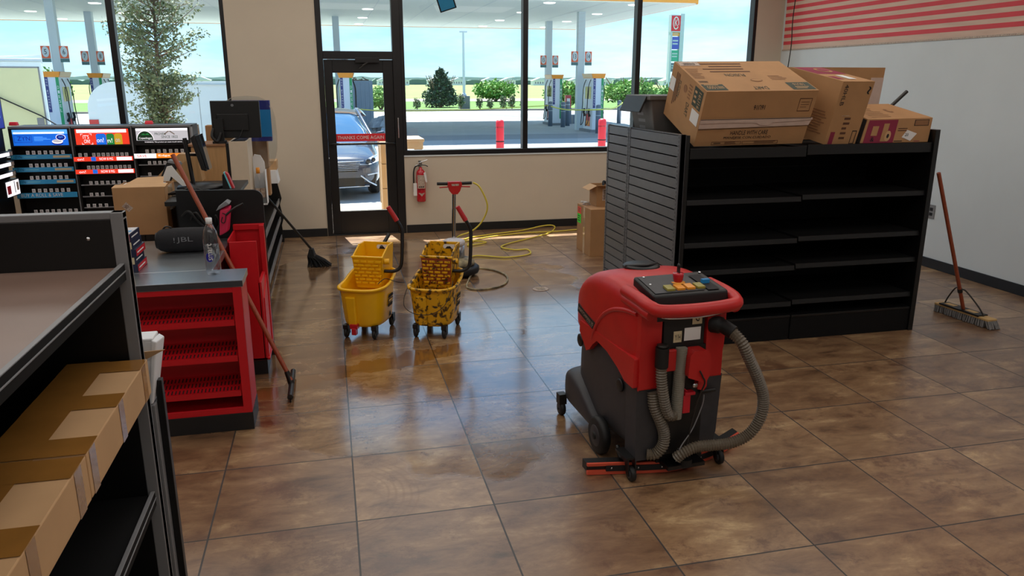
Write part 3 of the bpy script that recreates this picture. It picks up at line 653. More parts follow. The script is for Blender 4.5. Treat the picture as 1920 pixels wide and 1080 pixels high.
# ============================================================ FLOOR SCRUBBER
def superell(cx, hw, z0, z1, y, n=28, p=4.0, tilt=0.):
    out = []; zc = (z0 + z1) / 2; hz = (z1 - z0) / 2
    for k in range(n):
        a = 2 * PI * k / n; c, s_ = math.cos(a), math.sin(a)
        x = cx + hw * math.copysign(abs(c) ** (2 / p), c); z = zc + hz * math.copysign(abs(s_) ** (2 / p), s_)
        out.append((x, y + tilt * (z - zc), z))
    return out
def wheel(mb, c, r, wd, mat='black_rubber', hub='grey_plastic', axis='x'):
    mb.lathe([(0, -wd / 2), (r * .86, -wd / 2), (r, -wd / 2 + r * .12), (r, wd / 2 - r * .12), (r * .86, wd / 2), (0, wd / 2)], c, mat, 24, axis)
    for s_ in (-1, 1):
        mb.lathe([(0, s_ * (wd / 2 + .004)), (r * .55, s_ * (wd / 2 + .002)), (r * .6, s_ * (wd / 2 - .002)), (0, s_ * (wd / 2 - .002))], c, hub, 20, axis)
        mb.lathe([(0, s_ * (wd / 2 + .009)), (r * .2, s_ * (wd / 2 + .008)), (r * .22, s_ * (wd / 2))], c, mat, 14, axis)
def scrubber():
    t = thing('floor_scrubber', 'red and dark grey walk behind floor scrubber in the middle of the tiles', 'floor scrubber', (1.55, 3.40, 0), math.radians(5))
    cx = -.020
    # lower body
    st = [(.45, .17, .12, .50), (.43, .205, .09, .54), (.38, .225, .08, .57), (.25, .235, .08, .60), (.1, .24, .09, .60), (-.08, .238, .10, .60), (-.2, .23, .10, .60), (-.26, .215, .10, .60), (-.285, .20, .12, .58)]
    b = MB(); b.loft([superell(cx, hw, z0, z1, y, 32, 5) for y, hw, z0, z1 in st], 'grey_plastic'); body = b.build('lower_body', t, sub=1)
    for (y, z, r) in ((.36, .50, .035), (-.13, .43, .033)):
        MB().lathe([(0, -.004), (r * .75, -.004), (r, 0), (r, .006), (r * .8, .008), (r * .78, -.002), (0, -.002)][::-1], (cx - .243, y, z), 'black_plastic', 20, 'x').build('round_cap', body)
    # tank
    st = [(.475, .17, .56, .66), (.465, .205, .54, .72), (.44, .228, .53, .775), (.38, .242, .53, .845), (.28, .25, .535, .905), (.14, .253, .54, .94), (-.02, .253, .54, .945), (-.12, .25, .54, .93), (-.2, .245, .54, .915), (-.25, .238, .545, .905), (-.275, .23, .56, .895)]
    b = MB(); b.loft([superell(cx, hw, z0, z1, y, 36, 5.5) for y, hw, z0, z1 in st], 'red_plastic'); tank = b.build('tank', t, sub=1)
    # side fender lip: the curved raised line running from the nose to the rear rim
    for sx in (-1, 1):
        p = smooth_path([(cx + sx * .244, .19, .56), (cx + sx * .248, .17, .60), (cx + sx * .249, .13, .66), (cx + sx * .249, .06, .73), (cx + sx * .248, -.04, .785), (cx + sx * .243, -.15, .815), (cx + sx * .232, -.26, .825)])
        MB().tube(p, .012, 'red_plastic', 10).build('side_rib', tank)
    # red rear skirts hanging below the tank on both sides
    for x0, x1, zb in ((cx - .232, cx - .125, .46), (cx + .112, cx + .205, .485)):
        b = MB(); b.prism([(-.302, zb), (-.24, zb + .02), (-.05, zb + .11), (.1, .58), (.1, .62), (-.05, .86), (-.302, .88)], 'x', x0, x1, 'red_plastic'); b.build('rear_skirt', tank, bevel=.012, seg=3)
    for x0, x1 in ((cx - .254, cx - .225),):
        b = MB(); b.prism([(.34, .56), (.28, .51), (.25, .48), (.21, .50), (.17, .54), (.12, .575), (-.0, .56), (-.12, .52), (-.20, .48), (-.29, .475), (-.29, .62), (.34, .62)], 'x', x0, x1, 'red_plastic'); b.build('side_skirt', tank, bevel=.006)
    q = [(cx - .2555, .405, .765), (cx - .2575, .225, .635), (cx - .2575, .245, .605), (cx - .2555, .425, .735)]
    q = [(cx - .245, .395, .655), (cx - .2565, .165, .62), (cx - .2565, .145, .66), (cx - .246, .385, .70)]
    b = MB(); b.hexa([Vector(p) + Vector((.03, 0, 0)) for p in (q[0], q[1], q[2], q[3])] + [Vector(p) for p in (q[0], q[1], q[2], q[3])], 'black_plastic'); b.text('WATCHMAN 35', q, .05, .38, .95, .82, 'label_cream'); b.lines(q, .55, .12, .95, .28, 1, 'edge_grey')
    b.build('name_badge', tank)['label'] = 'dark name badge with pale lettering'
    MB().lathe([(0, 0), (.09, 0), (.095, .01), (.085, .018), (0, .02)], (cx + .0, .16, .93), 'black_plastic', 28).build('tank_lid', tank)
    b = MB(); b.tube(smooth_path([(cx - .09, .16, .945), (cx, .10, .955), (cx + .09, .16, .945)]), .007, 'black_plastic'); b.build('lid_strap', tank)
    # handle loop
    p = smooth_path([(cx - .225, -.12, .90), (cx - .226, -.26, .895), (cx - .222, -.36, .885), (cx - .18, -.405, .875), (cx, -.415, .87), (cx + .17, -.405, .875), (cx + .212, -.36, .885), (cx + .224, -.26, .895), (cx + .224, -.12, .90)], 10)
    b = MB(); rings = []
    b.tube(p, .030, 'red_plastic', 14); b.build('handle_bar', tank)
    b = MB(); b.tube([Vector(a) - Vector((0, .0, .035)) for a in p[:22]], .027, 'red_plastic', 12); b.build('handle_arm', tank); MB().tube([Vector(a) - Vector((0, .0, .035)) for a in p[-22:]], .027, 'red_plastic', 12).build('handle_arm', tank)
    MB().tube(smooth_path([(cx - .15, -.30, .83), (cx - .14, -.355, .825), (cx, -.375, .822), (cx + .15, -.355, .825), (cx + .175, -.31, .835)]), .0055, 'chrome').build('trigger_wire', t)
    # console
    b = MB(); c = [(cx - .185, -.335, .86), (cx + .19, -.345, .86), (cx + .185, -.11, .88), (cx - .185, -.11, .88), (cx - .19, -.325, .925), (cx + .19, -.335, .925), (cx + .175, -.11, .962), (cx - .185, -.11, .962)]
    b.hexa(c, 'black_plastic'); con = b.build('control_console', t, bevel=.012, seg=3); q = c[4:]
    b = MB(); b.decal(q, .04, .06, .70, .92, 'grey_plastic', .003); b.decal(q, .74, .04, .90, .80, 'ink_black', .004); b.build('console_plate', con)
    for i, m in enumerate(('led_olive', 'led_orange', 'led_orange', 'led_olive')):
        a = [b.fq(q, u, v, .001) for u, v in ((.22 + i * .135, .12), (.325 + i * .135, .12), (.325 + i * .135, .34), (.22 + i * .135, .34))]
        k = MB(); k.hexa(a + [p + Vector((0, 0, .012)) for p in a], m); k.build('switch', con, bevel=.002)
    p0 = b.fq(q, .49, .52); k = MB().lathe([(.033, 0), (.033, .004), (0, .004)], p0, 'led_orange', 20).lathe([(.018, .004), (.022, .012), (.026, .04), (.024, .046), (0, .048)], p0, 'ext_red', 18); k.build('emergency_knob', con)
    k = MB().box(p0.x - .002, p0.x + .002, p0.y - .012, p0.y + .012, p0.z + .045, p0.z + .075, 'dark_metal').lathe([(0, -.002), (.013, -.002), (.013, .002), (0, .002)], (p0.x, p0.y, p0.z + .078), 'black_plastic', 14, 'x'); k.build('key', con)
    p1 = b.fq(q, .82, .38); MB().box(p1.x - .018, p1.x + .02, p1.y - .01, p1.y + .012, p1.z, p1.z + .022, 'blue_plastic').build('lever', con, bevel=.003)
    for u, v in ((.12, .88), (.10, .5), (.66, .9), (.95, .9)):
        pp = b.fq(q, u, v, .003); MB().lathe([(.007, 0), (.006, .004), (0, .005)], pp, 'chrome', 10).build('screw', con)
    # rear panel
    b = MB().box(cx - .115, cx + .10, -.300, -.15, .655, .85, 'black_plastic').box(cx - .155, cx + .105, -.303, -.28, .79, .852, 'black_plastic'); rp = b.build('rear_panel', t, bevel=.004)
    q = fq_front(cx - .115, cx + .10, -.3005, .655, .85); s = MB()
    s.decal(q, .24, .14, .44, .42, 'carton_tan', .001); s.text('Y/H', q, .27, .2, .41, .34, 'ink_black', .002); s.decal(q, .50, .16, .90, .48, 'paper', .001); s.decal(q, .68, .55, .92, .92, 'carton_tan', .001); s.text('G', q, .75, .62, .85, .85, 'ink_black', .002)
    s.build('warning_stickers', rp)
    # dark cavity and centre red cover
    MB().box(-.135, .09, -.303, -.1, .12, .66, 'black_plastic').build('inner_frame', t)
    b = MB(); b.prism([(-.036, .53), (.04, .50), (.062, .50), (.078, .53), (.078, .63), (.06, .655), (-.012, .655), (-.03, .635)], 'y', -.372, -.30, 'red_plastic'); b.build('vacuum_cover', t, bevel=.016, seg=3)
    MB().prism([(.04, .45), (.075, .44), (.09, .46), (.09, .56), (.05, .56)], 'y', -.335, -.30, 'red_plastic').build('vacuum_cover', t, bevel=.005)
    MB().box(-.135, -.072, -.322, -.30, .55, .655, 'red_plastic').build('rear_fin', t, bevel=.006)
    b = MB(); b.prism([(.06, .13), (.165, .15), (.18, .20), (.192, .50), (.06, .52)], 'y', -.30, -.18, 'grey_plastic'); b.build('rear_tank', t, bevel=.015)
    b = MB(); b.prism([(cx - .225, .10), (cx - .10, .10), (cx - .10, .48), (cx - .235, .48)], 'y', -.29, -.18, 'grey_plastic'); b.build('rear_corner', t, bevel=.015)
    # hoses
    HS = 'hose'
    b = MB(); b.cyl((-.045, -.315, .66), (-.055, -.315, .31), .027, 'hose_clear', 16); n = 32
    for i in range(n): z = .655 - i * .0107; b.cyl((-.045 - .00031 * i, -.315, z), (-.045 - .00031 * i, -.315, z - .004), .0285, 'hose_clear', 16)
    b.build('level_tube', t)
    b = MB(); ribbed(b, [(-.157, -.335, .60), (-.158, -.34, .54), (-.148, -.345, .46), (-.128, -.345, .38), (-.105, -.34, .34), (-.07, -.335, .335)], .027, HS); b.build('drain_hose', t)
    MB().tube([(-.157, -.335, .68), (-.157, -.335, .585)], .031, 'black_rubber', 16).lathe([(0, 0), (.026, 0), (.026, .012), (0, .014)], (-.157, -.335, .68), 'dark_metal', 16).build('hose_end', t)
    b = MB(); ribbed(b, [(-.175, -.30, .45), (-.168, -.31, .38), (-.140, -.32, .31), (-.115, -.32, .24), (-.118, -.32, .18), (-.15, -.31, .135), (-.19, -.29, .13)], .029, HS); b.build('recovery_hose', t)
    b = MB(); ribbed(b, [(.175, -.375, .735), (.205, -.42, .69), (.245, -.43, .61), (.305, -.43, .50), (.345, -.425, .40), (.342, -.42, .30), (.29, -.41, .215), (.20, -.40, .18), (.11, -.385, .175), (.03, -.37, .17), (-.03, -.355, .14), (-.055, -.34, .11)], .0285, HS); b.build('vacuum_hose', t)
    MB().tube(smooth_path([(.125, -.29, .75), (.15, -.335, .752), (.18, -.382, .73)]), [.04] * 8 + [.033] * 9, 'black_rubber', 16).build('hose_elbow', t)
    # linkages
    MB().tube(smooth_path([(.02, -.378, .56), (.035, -.382, .53), (.055, -.37, .49), (.035, -.35, .40), (.005, -.35, .25), (-.01, -.35, .17), (-.05, -.34, .16)]), .004, 'dark_metal').build('lift_rod', t)
    MB().tube(smooth_path([(.075, -.34, .42), (.07, -.34, .37), (.02, -.35, .26), (-.04, -.35, .17), (-.06, -.35, .10)]), .0028, 'edge_grey').build('control_cable', t)
    b = MB().box(-.03, .008, -.335, -.24, .335, .425, 'carton_red').box(-.025, .03, -.34, -.24, .425, .44, 'carton_red'); b.build('battery_plug', t, bevel=.003)
    MB().tube(smooth_path([(-.045, -.25, .52), (-.035, -.31, .47), (-.005, -.32, .44)]), .004, 'carton_red').build('battery_wire', t)
    MB().tube([(.07, -.31, .425), (.14, -.33, .435)], .011, 'black_plastic').build('handle_stub', t)
    MB().lathe([(0, 0), (.012, 0), (.013, .008), (0, .012)][::-1], (.022, -.345, .475), 'chrome', 12, 'y').build('bolt', t)
    # front deck with skirt
    b = MB(); st = [(.56, .20, .10, .24), (.55, .245, .08, .275), (.50, .27, .075, .30), (.40, .275, .075, .31), (.28, .275, .075, .27), (.18, .272, .075, .20), (.13, .26, .075, .16)]
    b.loft([superell(cx, hw, z0, z1, y, 28, 5) for y, hw, z0, z1 in st], 'grey_plastic'); b.build('brush_deck', t, sub=1)
    # wheels
    for sx in (-1, 1):
        b = MB(); wheel(b, (cx + sx * .265, .03, .098), .098, .05); b.build('wheel', t)
        b = MB().cyl((cx + sx * .2, .52, .10), (cx + sx * .2, .52, .06), .016, 'dark_metal'); b.M = None
        wheel(b, (cx + sx * .275, .525, .04), .04, .03); b.box(cx + sx * .275 - .022, cx + sx * .275 + .022, .50, .55, .07, .13, 'dark_metal'); b.build('front_caster', t)
    MB().tube([(cx - .235, -.12, .1), (cx - .25, -.18, .075), (cx - .2, -.22, .06)], .012, 'black_plastic').build('axle_bracket', t)
    # squeegee
    pts = smooth_path([(-.44, -.165, 0), (-.30, -.20, 0), (-.15, -.24, 0), (-.02, -.26, 0), (.12, -.235, 0), (.27, -.19, 0), (.455, -.10, 0)], 6)
    def strip(z0, z1, off, th, mat, name, a=0, z=None):
        r = []
        for p in (pts[a:] if not z else pts[a:z]): r.append([(p.x, p.y + off, z0), (p.x, p.y + off + th, z0), (p.x, p.y + off + th, z1), (p.x, p.y + off, z1)])
        m = MB(); m.loft(r, mat, False); return m
    sq = strip(.018, .062, 0, .05, 'black_plastic', 'x').build('squeegee_body', t)
    pm('squeegee_orange', (214, 84, 58), .45) if 'squeegee_orange' not in MATS else None
    strip(.003, .024, -.012, .014, 'squeegee_orange', 'x').build('squeegee_blade', sq); strip(.048, .062, -.012, .014, 'squeegee_orange', 'x').build('squeegee_blade', sq)
    strip(.022, .050, -.018, .008, 'ink_black', 'x', 4, -4).build('clamp_strip', sq)
    for p in pts[5:-4:5]: MB().lathe([(0, 0), (.006, 0), (.006, .006), (0, .007)][::-1], (p.x, p.y - .018, .036), 'chrome', 8, 'y').build('bolt', sq)
    for x, y in ((-.26, -.285), (.235, -.265)):
        b = MB(); wheel(b, (x, y, .036), .036, .026); b.build('squeegee_caster', t)
        MB().prism([(y - .012, .03), (y + .012, .03), (y + .03, .085), (y + .12, .10), (y + .12, .115), (y, .115)], 'x', x + .016, x + .022, 'black_metal').prism([(y - .012, .03), (y + .012, .03), (y + .03, .085), (y + .12, .10), (y + .12, .115), (y, .115)], 'x', x - .022, x - .016, 'black_metal').box(x - .03, x + .03, y, y + .12, .108, .118, 'black_metal').build('caster_bracket', t)
    b = MB().box(-.12, .13, -.27, -.12, .062, .10, 'black_metal').cyl((0, -.33, .10), (0, -.33, .065), .035, 'black_rubber').box(-.10, .10, -.35, -.2, .055, .075, 'black_metal'); b.build('squeegee_mount', t)
    return t
scrubber()

# ============================================================ MOP BUCKETS
def bucket(label, mat, loc, rz, wire):
    t = thing('mop_bucket', label, 'mop bucket', loc, rz, 'mop buckets')
    n = 40
    def ring(hx, hy, z, dz=0., p=3.2, x0=0.):
        out = []
        for k in range(n):
            a = 2 * PI * k / n; c, s_ = math.cos(a), math.sin(a)
            x = x0 + hx * math.copysign(abs(c) ** (2 / p), c); y = hy * math.copysign(abs(s_) ** (2 / p), s_)
            out.append((x, y, z + dz * max(0, min(1, (y / hy + .1) * 1.4))))
        return out
    R = [ring(.125, .175, .085), ring(.142, .198, .092), ring(.150, .208, .12), ring(.170, .236, .345, .06), ring(.17, .24, .368, .06), ring(.188, .258, .372, .06), ring(.190, .26, .385, .06), ring(.178, .248, .392, .06), ring(.166, .236, .386, .06), ring(.160, .230, .34, .06), ring(.128, .19, .11), ring(.05, .08, .105)]
    b = MB(); b.loft(R, mat); b.build('tub', t)
    # pour ridge and logo
    b = MB(); b.hexa([(-.075, -.225, .1), (-.01, -.228, .1), (-.01, -.19, .1), (-.075, -.19, .1), (-.085, -.252, .33), (-.005, -.256, .33), (-.005, -.22, .33), (-.085, -.22, .33)], mat); b.build('pour_ridge', t, bevel=.01)
    q = [(.1585, -.03, .20), (.1575, .085, .20), (.1655, .09, .30), (.167, -.03, .30)]
    lg = MB(); lg.poly(q, [(.05, .15), (.1, .02), (.9, .02), (.95, .15), (.95, .28), (.05, .28)], 'ink_black', .004); lg.poly(q, [(.05, .72), (.95, .72), (.95, .85), (.85, .98), (.15, .98), (.05, .85)], 'ink_black', .004)
    lg.decal(q, .05, .35, .95, .65, 'ink_black', .004); lg.decal(q, .15, .42, .85, .58, 'yellow_plastic', .0055)
    q2 = [(.1515, .01, .12), (.151, .06, .12), (.1555, .06, .17), (.156, .01, .17)]; lg.poly(q2, [(0, 0), (1, 0), (.5, 1)], 'ink_black', .003); lg.build('printed_marks', t)
    if not wire:
        MB().box(-.06, .0, -.245, -.20, .085, .12, 'ext_red').box(-.045, -.01, -.25, -.21, .04, .09, 'ext_red').build('drain_plug', t, bevel=.004)
    # wringer
    w_ = MB(); x0, x1, ya, yb = -.118, .125, .0, .255; z0, z1, z2 = .39, .575, .645; k = .012; sl = .03
    w_.hexa([(x0 + .02, ya + sl, z0 - .06), (x1 - .02, ya + sl, z0 - .06), (x1 - .02, ya + sl + k, z0 - .06), (x0 + .02, ya + sl + k, z0 - .06), (x0, ya, z1), (x1, ya, z1), (x1, ya + k, z1), (x0, ya + k, z1)], mat)
    w_.hexa([(x0 + .02, yb - k, z0 - .06), (x1 - .02, yb - k, z0 - .06), (x1 - .02, yb, z0 - .06), (x0 + .02, yb, z0 - .06), (x0, yb - k, z2), (x1, yb - k, z2), (x1, yb, z2), (x0, yb, z2)], mat)
    for xa, xb, xc, xd in ((x0 + .02, x0 + .032, x0, x0 + .012), (x1 - .032, x1 - .02, x1 - .012, x1)):
        w_.hexa([(xa, ya + sl, z0 - .06), (xb, ya + sl, z0 - .06), (xb, yb, z0 - .06), (xa, yb, z0 - .06), (xc, ya, z1), (xd, ya, z1), (xd, yb - .11, z2), (xc, yb - .11, z2)], mat)
        w_.hexa([(xa, yb - .05, z0 - .06), (xb, yb - .05, z0 - .06), (xb, yb, z0 - .06), (xa, yb, z0 - .06), (xc, yb - .12, z2), (xd, yb - .12, z2), (xd, yb, z2), (xc, yb, z2)], mat)
    w_.box(x0 - .004, x1 + .004, ya - .006, ya + .02, z1 - .008, z1 + .006, mat)
    w_.box(x0 + .02, x1 - .02, ya + .05, yb, z0 - .06, z0 - .05, mat)
    wr = w_.build('wringer', t, bevel=.004)
    q = [(x0 + .014, ya + .024, z0 - .03), (x1 - .014, ya + .024, z0 - .03), (x1 - .004, ya + .002, z1 - .012), (x0 + .004, ya + .002, z1 - .012)]
    g_ = MB()
    for r in range(7):
        for c_ in range(4):
            u = .03 + c_ * .25 - (.1 if r % 2 else 0); a, e_ = max(.03, u), min(.97, u + .2)
            if e_ - a < .04: continue
            pp = [g_.fq(q, a, .03 + r * .135, .0), g_.fq(q, e_, .03 + r * .135, .0), g_.fq(q, e_, .11 + r * .135, .0), g_.fq(q, a, .11 + r * .135, .0)]
            nn = (pp[1] - pp[0]).cross(pp[3] - pp[0]).normalized() * .010
            g_.hexa([pp[0], pp[1], pp[1] + nn, pp[0] + nn, pp[3], pp[2], pp[2] + nn * .9, pp[3] + nn * .9], mat)
    g_.build('wringer_grid', wr, bevel=.002)
    MB().quad([MB().fq(q, *uv, .0008) for uv in ((0, 0), (1, 0), (1, 1), (0, 1))], 'wood_red' if wire else 'pump_orange').build('wringer_slots', wr) if wire else None
    # hand hole plate in the back wall
    qb = [(x0 + .02, yb - k - .001, .585), (x1 - .02, yb - k - .001, .585), (x1 - .02, yb - k - .001, .635), (x0 + .02, yb - k - .001, .635)]
    m = MB(); m.poly(qb, [(.45, .25), (.5, .1), (.86, .1), (.9, .25), (.9, .8), (.5, .8), (.45, .6)], 'paper', .001); m.poly(qb, [(.53, .12), (.8, .12), (.72, .5), (.6, .45)], 'ink_black', .002); m.build('hand_hole', wr)
    # side press handle
    p = smooth_path([(x1 - .01, .06, .46), (x1 + .06, .07, .46), (x1 + .105, .08, .485), (x1 + .12, .09, .54), (x1 + .12, .12, .70), (x1 + .115, .13, .77), (x1 + .09, .125, .825), (x1 + .075, .12, .85)])
    MB().tube(p, .0135, 'black_metal', 12).build('press_handle', t)
    MB().cyl((x1 + .082, .122, .838), (x1 + .025, .10, .945), .019, 'grip_red', 14, .017).build('handle_grip', t)
    MB().cyl((x1 - .005, .055, .535), (x1 + .03, .065, .535), .022, mat).build('pivot_boss', t)
    MB().cyl((.03, .24, .60), (.065, .33, .69), .014, 'black_plastic').build('handle_stub', t) if not wire else None
    # bail wire
    if wire: p = [(-.178, -.05, .40), (-.19, -.16, .33), (-.17, -.26, .26), (-.08, -.31, .22), (.04, -.31, .22), (.13, -.27, .27), (.165, -.2, .36), (.16, -.1, .42)]
    else: p = [(.12, -.10, .40), (.16, -.05, .43), (.215, .03, .39), (.25, .12, .36)]
    MB().tube(smooth_path(p), .003, 'black_metal', 6).build('bail_wire', t)
    # casters
    for cx_, cy in ((-.11, -.175), (.11, -.175), (-.11, .17), (.12, .17)):
        c = MB().box(cx_ - .02, cx_ + .02, cy - .03, cy + .02, .07, .10, 'black_plastic').box(cx_ - .019, cx_ - .013, cy - .02, cy + .02, .03, .09, 'black_plastic').box(cx_ + .013, cx_ + .019, cy - .02, cy + .02, .03, .09, 'black_plastic')
        wheel(c, (cx_, cy - .008, .036), .036, .022, 'black_rubber', 'wheel_grey'); c.build('caster', t)
    return t
bucket('clean yellow mop bucket with side press wringer, left of the pair', 'yellow_plastic', (.225, 5.705, 0), math.radians(-24), False)
bucket('dirty stained yellow mop bucket with wire bail, right of the pair', 'yellow_dirty', (.73, 5.60, 0), math.radians(-24), True)

# ============================================================ BROOMS AND SQUEEGEE
t = thing('angle_broom', 'black angle broom with grey handle leaning near the door', 'broom', (-.23, 8.0, 0))
MB().cyl((0, 0, .17), (-.372, -.45, .80), .012, 'dark_metal', 12, .012).build('handle', t)
b = MB(); b.hexa([(-.055, -.04, .10), (.03, -.06, .08), (.05, .04, .08), (-.03, .05, .10), (-.03, -.03, .19), (.015, -.03, .19), (.015, .02, .19), (-.02, .02, .19)], 'black_plastic'); b.build('head', t, bevel=.008)
b = MB(); rs = random.Random(5)
for i in range(130):
    u, v = rs.random(), rs.random(); a = Vector((-.05 + .09 * u, -.05 + .09 * v, .11)); e_ = Vector((-.05 + .24 * u + rs.uniform(-.008, .008), -.09 + .14 * v, .002 + .0 * u)); b.tube([a, a.lerp(e_, .5) + Vector((.008, 0, .004)), e_], .0035, 'bristle_black', 4)
b.build('bristles', t)
t = thing('floor_squeegee', 'long floor squeegee with red brown wooden handle leaning on the counter', 'squeegee', (-.31, 4.63, 0))
h0, h1 = Vector((0, 0, .06)), Vector((-.622, .46, 1.412)); MB().tube([h0, h0.lerp(h1, .08), h1], [.011, .0145, .0145], 'wood_red', 12).build('handle', t)
b = MB().cyl((0, -.21, .034), (0, .23, .034), .017, 'dark_metal', 14); b.box(-.004, .004, -.21, .23, .0, .03, 'black_rubber'); b.build('blade', t)
MB().tube([(0, 0, .035), h0.lerp(h1, .04)], [.02, .016], 'black_plastic').build('socket', t)
t = thing('push_broom', 'push broom with red brown handle leaning on the right gondola end', 'broom', (4.90, 4.93, 0))
hb = Vector((0, 0, .07)); ht = Vector((-.545, -.13, 1.20)); MB().tube([hb, hb.lerp(ht, .03), ht], [.013, .0145, .0145], 'wood_red', 12).build('handle', t)
M = Matrix.Rotation(math.radians(4), 4, 'Z')
b = MB(); b.M = M; b.box(-.045, .045, -.27, .25, .055, .075, 'wood_block'); blk = b.build('block', t, bevel=.006)
b = MB(); b.M = M; b.box(-.05, .05, -.18, .2, .072, .084, 'black_plastic'); b.build('top_plate', t, bevel=.003)
for yy in (-.12, .08):
    b = MB(); b.M = M; b.box(-.025, .025, yy, yy + .09, .083, .0855, 'wood_block'); b.build('plate_window', t)
b = MB(); rs = random.Random(9)
b.M = M
for i in range(26):
    for j in range(6):
        y = -.265 + i * .0202; x = -.04 + j * .016; yo = -.035 if i < 2 else 0
        b.tube([(x, y, .057), (x * 1.15 + rs.uniform(-.004, .004), y + yo + rs.uniform(-.006, .006), .003)], .008, 'bristle_grey', 5)
b.build('bristles', t)
for sy in (-1, 1):
    MB().tube(smooth_path([hb.lerp(ht, .16), (-.06, sy * .05, .25), (-.02, sy * .15, .15), (0, sy * .20, .08)]), .006, 'dark_metal').build('brace', t)
MB().cyl(hb.lerp(ht, .145), hb.lerp(ht, .17), .019, 'dark_metal').build('clamp', t)

# ============================================================ CHECKOUT
CT = .845
# end display unit with red sloping shelves
t = thing('counter_display', 'red shelving end unit of the checkout with a steel top', 'display counter', (-.95, 4.096, 0))
RM = 'red_metal'; a0, a1, dp = -.75, .46, .27     # x -1.70 .. -.49
b = MB().box(a1 - .012, a1, 0, dp, .10, CT - .035, RM).box(a0, a0 + .012, 0, dp, .10, CT - .035, RM).box(a0, a1, dp - .012, dp, .10, CT - .035, RM)
b.box(a0, a1, 0, .012, .10, .135, RM).box(a0, a1, 0, .012, CT - .065, CT - .035, RM).box(a1 - .045, a1, -.001, .012, .10, CT - .035, RM).box(a0, a1 - .012, .01, dp, .10, .112, RM)
b.build('body', t, bevel=.002)
MB().box(a0, a1 + .003, -.002, dp, 0, .10, 'rubber_base').build('toe_kick', t, bevel=.002)
MB().box(a0, a1 + .01, -.004, dp + .0, CT - .035, CT, 'steel').box(a0, a1 + .01, -.0055, -.004, CT - .033, CT - .003, 'grey_plastic').build('steel_top', t, bevel=.002)
b = MB().box(a0 + .012, a1 - .045, dp - .055, dp - .05, .12, CT - .06, RM)
q = fq_front(a0 + .012, a1 - .045, dp - .055, .12, CT - .06)
for i in range(46):
    for z in (.06, .10, .14, .36, .40, .67, .71, .93, .97): b.decal(q, .01 + i * .0215, z - .0, .016 + i * .0215, z + .011, 'ink_black', .0008)
b.build('pegboard', t)
for k, z in enumerate((.615, .415, .215)):
    s = MB(); s.hexa([(a0 + .014, .02, z - .004), (a1 - .05, .02, z - .004), (a1 - .05, dp - .055, z + .035), (a0 + .014, dp - .055, z + .035), (a0 + .014, .02, z), (a1 - .05, .02, z), (a1 - .05, dp - .055, z + .039), (a0 + .014, dp - .055, z + .039)], RM)
    s.box(a0 + .014, a1 - .05, .008, .02, z - .018, z + .014, RM)
    q = [(a0 + .014, .02, z), (a1 - .05, .02, z), (a1 - .05, dp - .055, z + .039), (a0 + .014, dp - .055, z + .039)]
    for i in range(60):
        for v in (.1, .4, .7): s.decal(q, .008 + i * .0165, v, .014 + i * .0165, v + .2, 'ink_black', .0008)
    s.build('shelf', t)
# main counter
t = thing('checkout_counter', 'steel topped checkout counter behind the red end unit', 'counter', (-1.2, 4.37, 0))
MB().box(-1.1, .54, 0, .92, CT - .04, CT, 'steel').build('steel_top', t, bevel=.003)
MB().box(-1.05, .50, .01, .92, .10, CT - .04, RM).build('body', t); MB().box(-1.05, .50, .02, .92, 0, .10, 'rubber_base').build('toe_kick', t)
t = thing('display_bin', 'red open bin unit on the customer side of the checkout', 'bin', (-.55, 4.93, 0))
b = MB().box(-.095, .075, 0, .012, .10, .885, RM).box(-.095, -.085, 0, .37, .10, .90, RM).box(.065, .085, .0, .37, .10, .62, RM).box(-.095, .075, .355, .367, .1, .93, RM).box(-.095, .10, .0, .37, .10, .115, RM)
b.box(-.095, .10, .33, .367, .90, .935, RM).box(.07, .10, .30, .367, .1, .93, RM)
b.build('body', t, bevel=.002); MB().box(-.09, .08, .01, .36, 0, .10, 'rubber_base').build('toe_kick', t)
MB().hexa([(.085, .02, .12), (.093, .02, .12), (.093, .36, .12), (.085, .36, .12), (.085, .06, .50), (.093, .06, .50), (.093, .36, .62), (.085, .36, .62)], RM).build('side_door', t)
b = MB(); pts = [(-.98, 0.0), (-.45, 0.0), (-.445, 1.10)] + [(-.505 + .06 * math.cos(a * PI / 12), 1.10 + .055 * math.sin(a * PI / 12)) for a in range(0, 7)] + [(-.98, 1.165)]
b.prism(pts, 'y', 5.305, 5.33, 'black_metal'); tag(b.build('divider_panel', bevel=.003), 'tall black divider panel with rounded corner across the checkout', 'panel')
# raised till counter
t = thing('till_counter', 'black raised till counter behind the divider panel', 'counter', (-1.2, 5.335, 0))
MB().box(.14, .56, 0, 1.1, 1.06, 1.09, 'black_plastic').box(-.3, .14, .56, 1.1, 1.06, 1.09, 'black_plastic').build('top', t, bevel=.003); MB().box(.15, .52, .3, 1.05, 0, 1.06, 'black_metal').build('body', t)
# rear counter with side shelves
t = thing('rear_counter', 'long rear counter with black side shelving by the front wall', 'counter', (-1.1, 6.50, 0))
MB().box(-.18, .47, 0, 2.9, .77, .80, 'cream_panel').build('top', t, bevel=.002)
MB().box(-.16, .20, 0.02, 2.85, 0, .77, 'black_metal').build('body', t)
for z in (.50, .285, .07):
    b = MB(); b.hexa([(.2, .05, z - .01), (.49, .05, z - .02), (.49, 2.85, z - .02), (.2, 2.85, z - .01), (.2, .05, z + .0), (.49, .05, z - .008), (.49, 2.85, z - .008), (.2, 2.85, z)], 'black_metal'); b.box(.488, .50, .05, 2.85, z - .03, z + .02, 'edge_grey')
    b.build('shelf', t)
for y in (0.0, 2.85):
    MB().prism([(.2, 0), (.52, 0), (.505, .2), (.53, .28), (.50, .45), (.525, .52), (.49, .7), (.50, .77), (.2, .77)], 'y', y, y + .02, 'black_metal').build('side_panel', t)
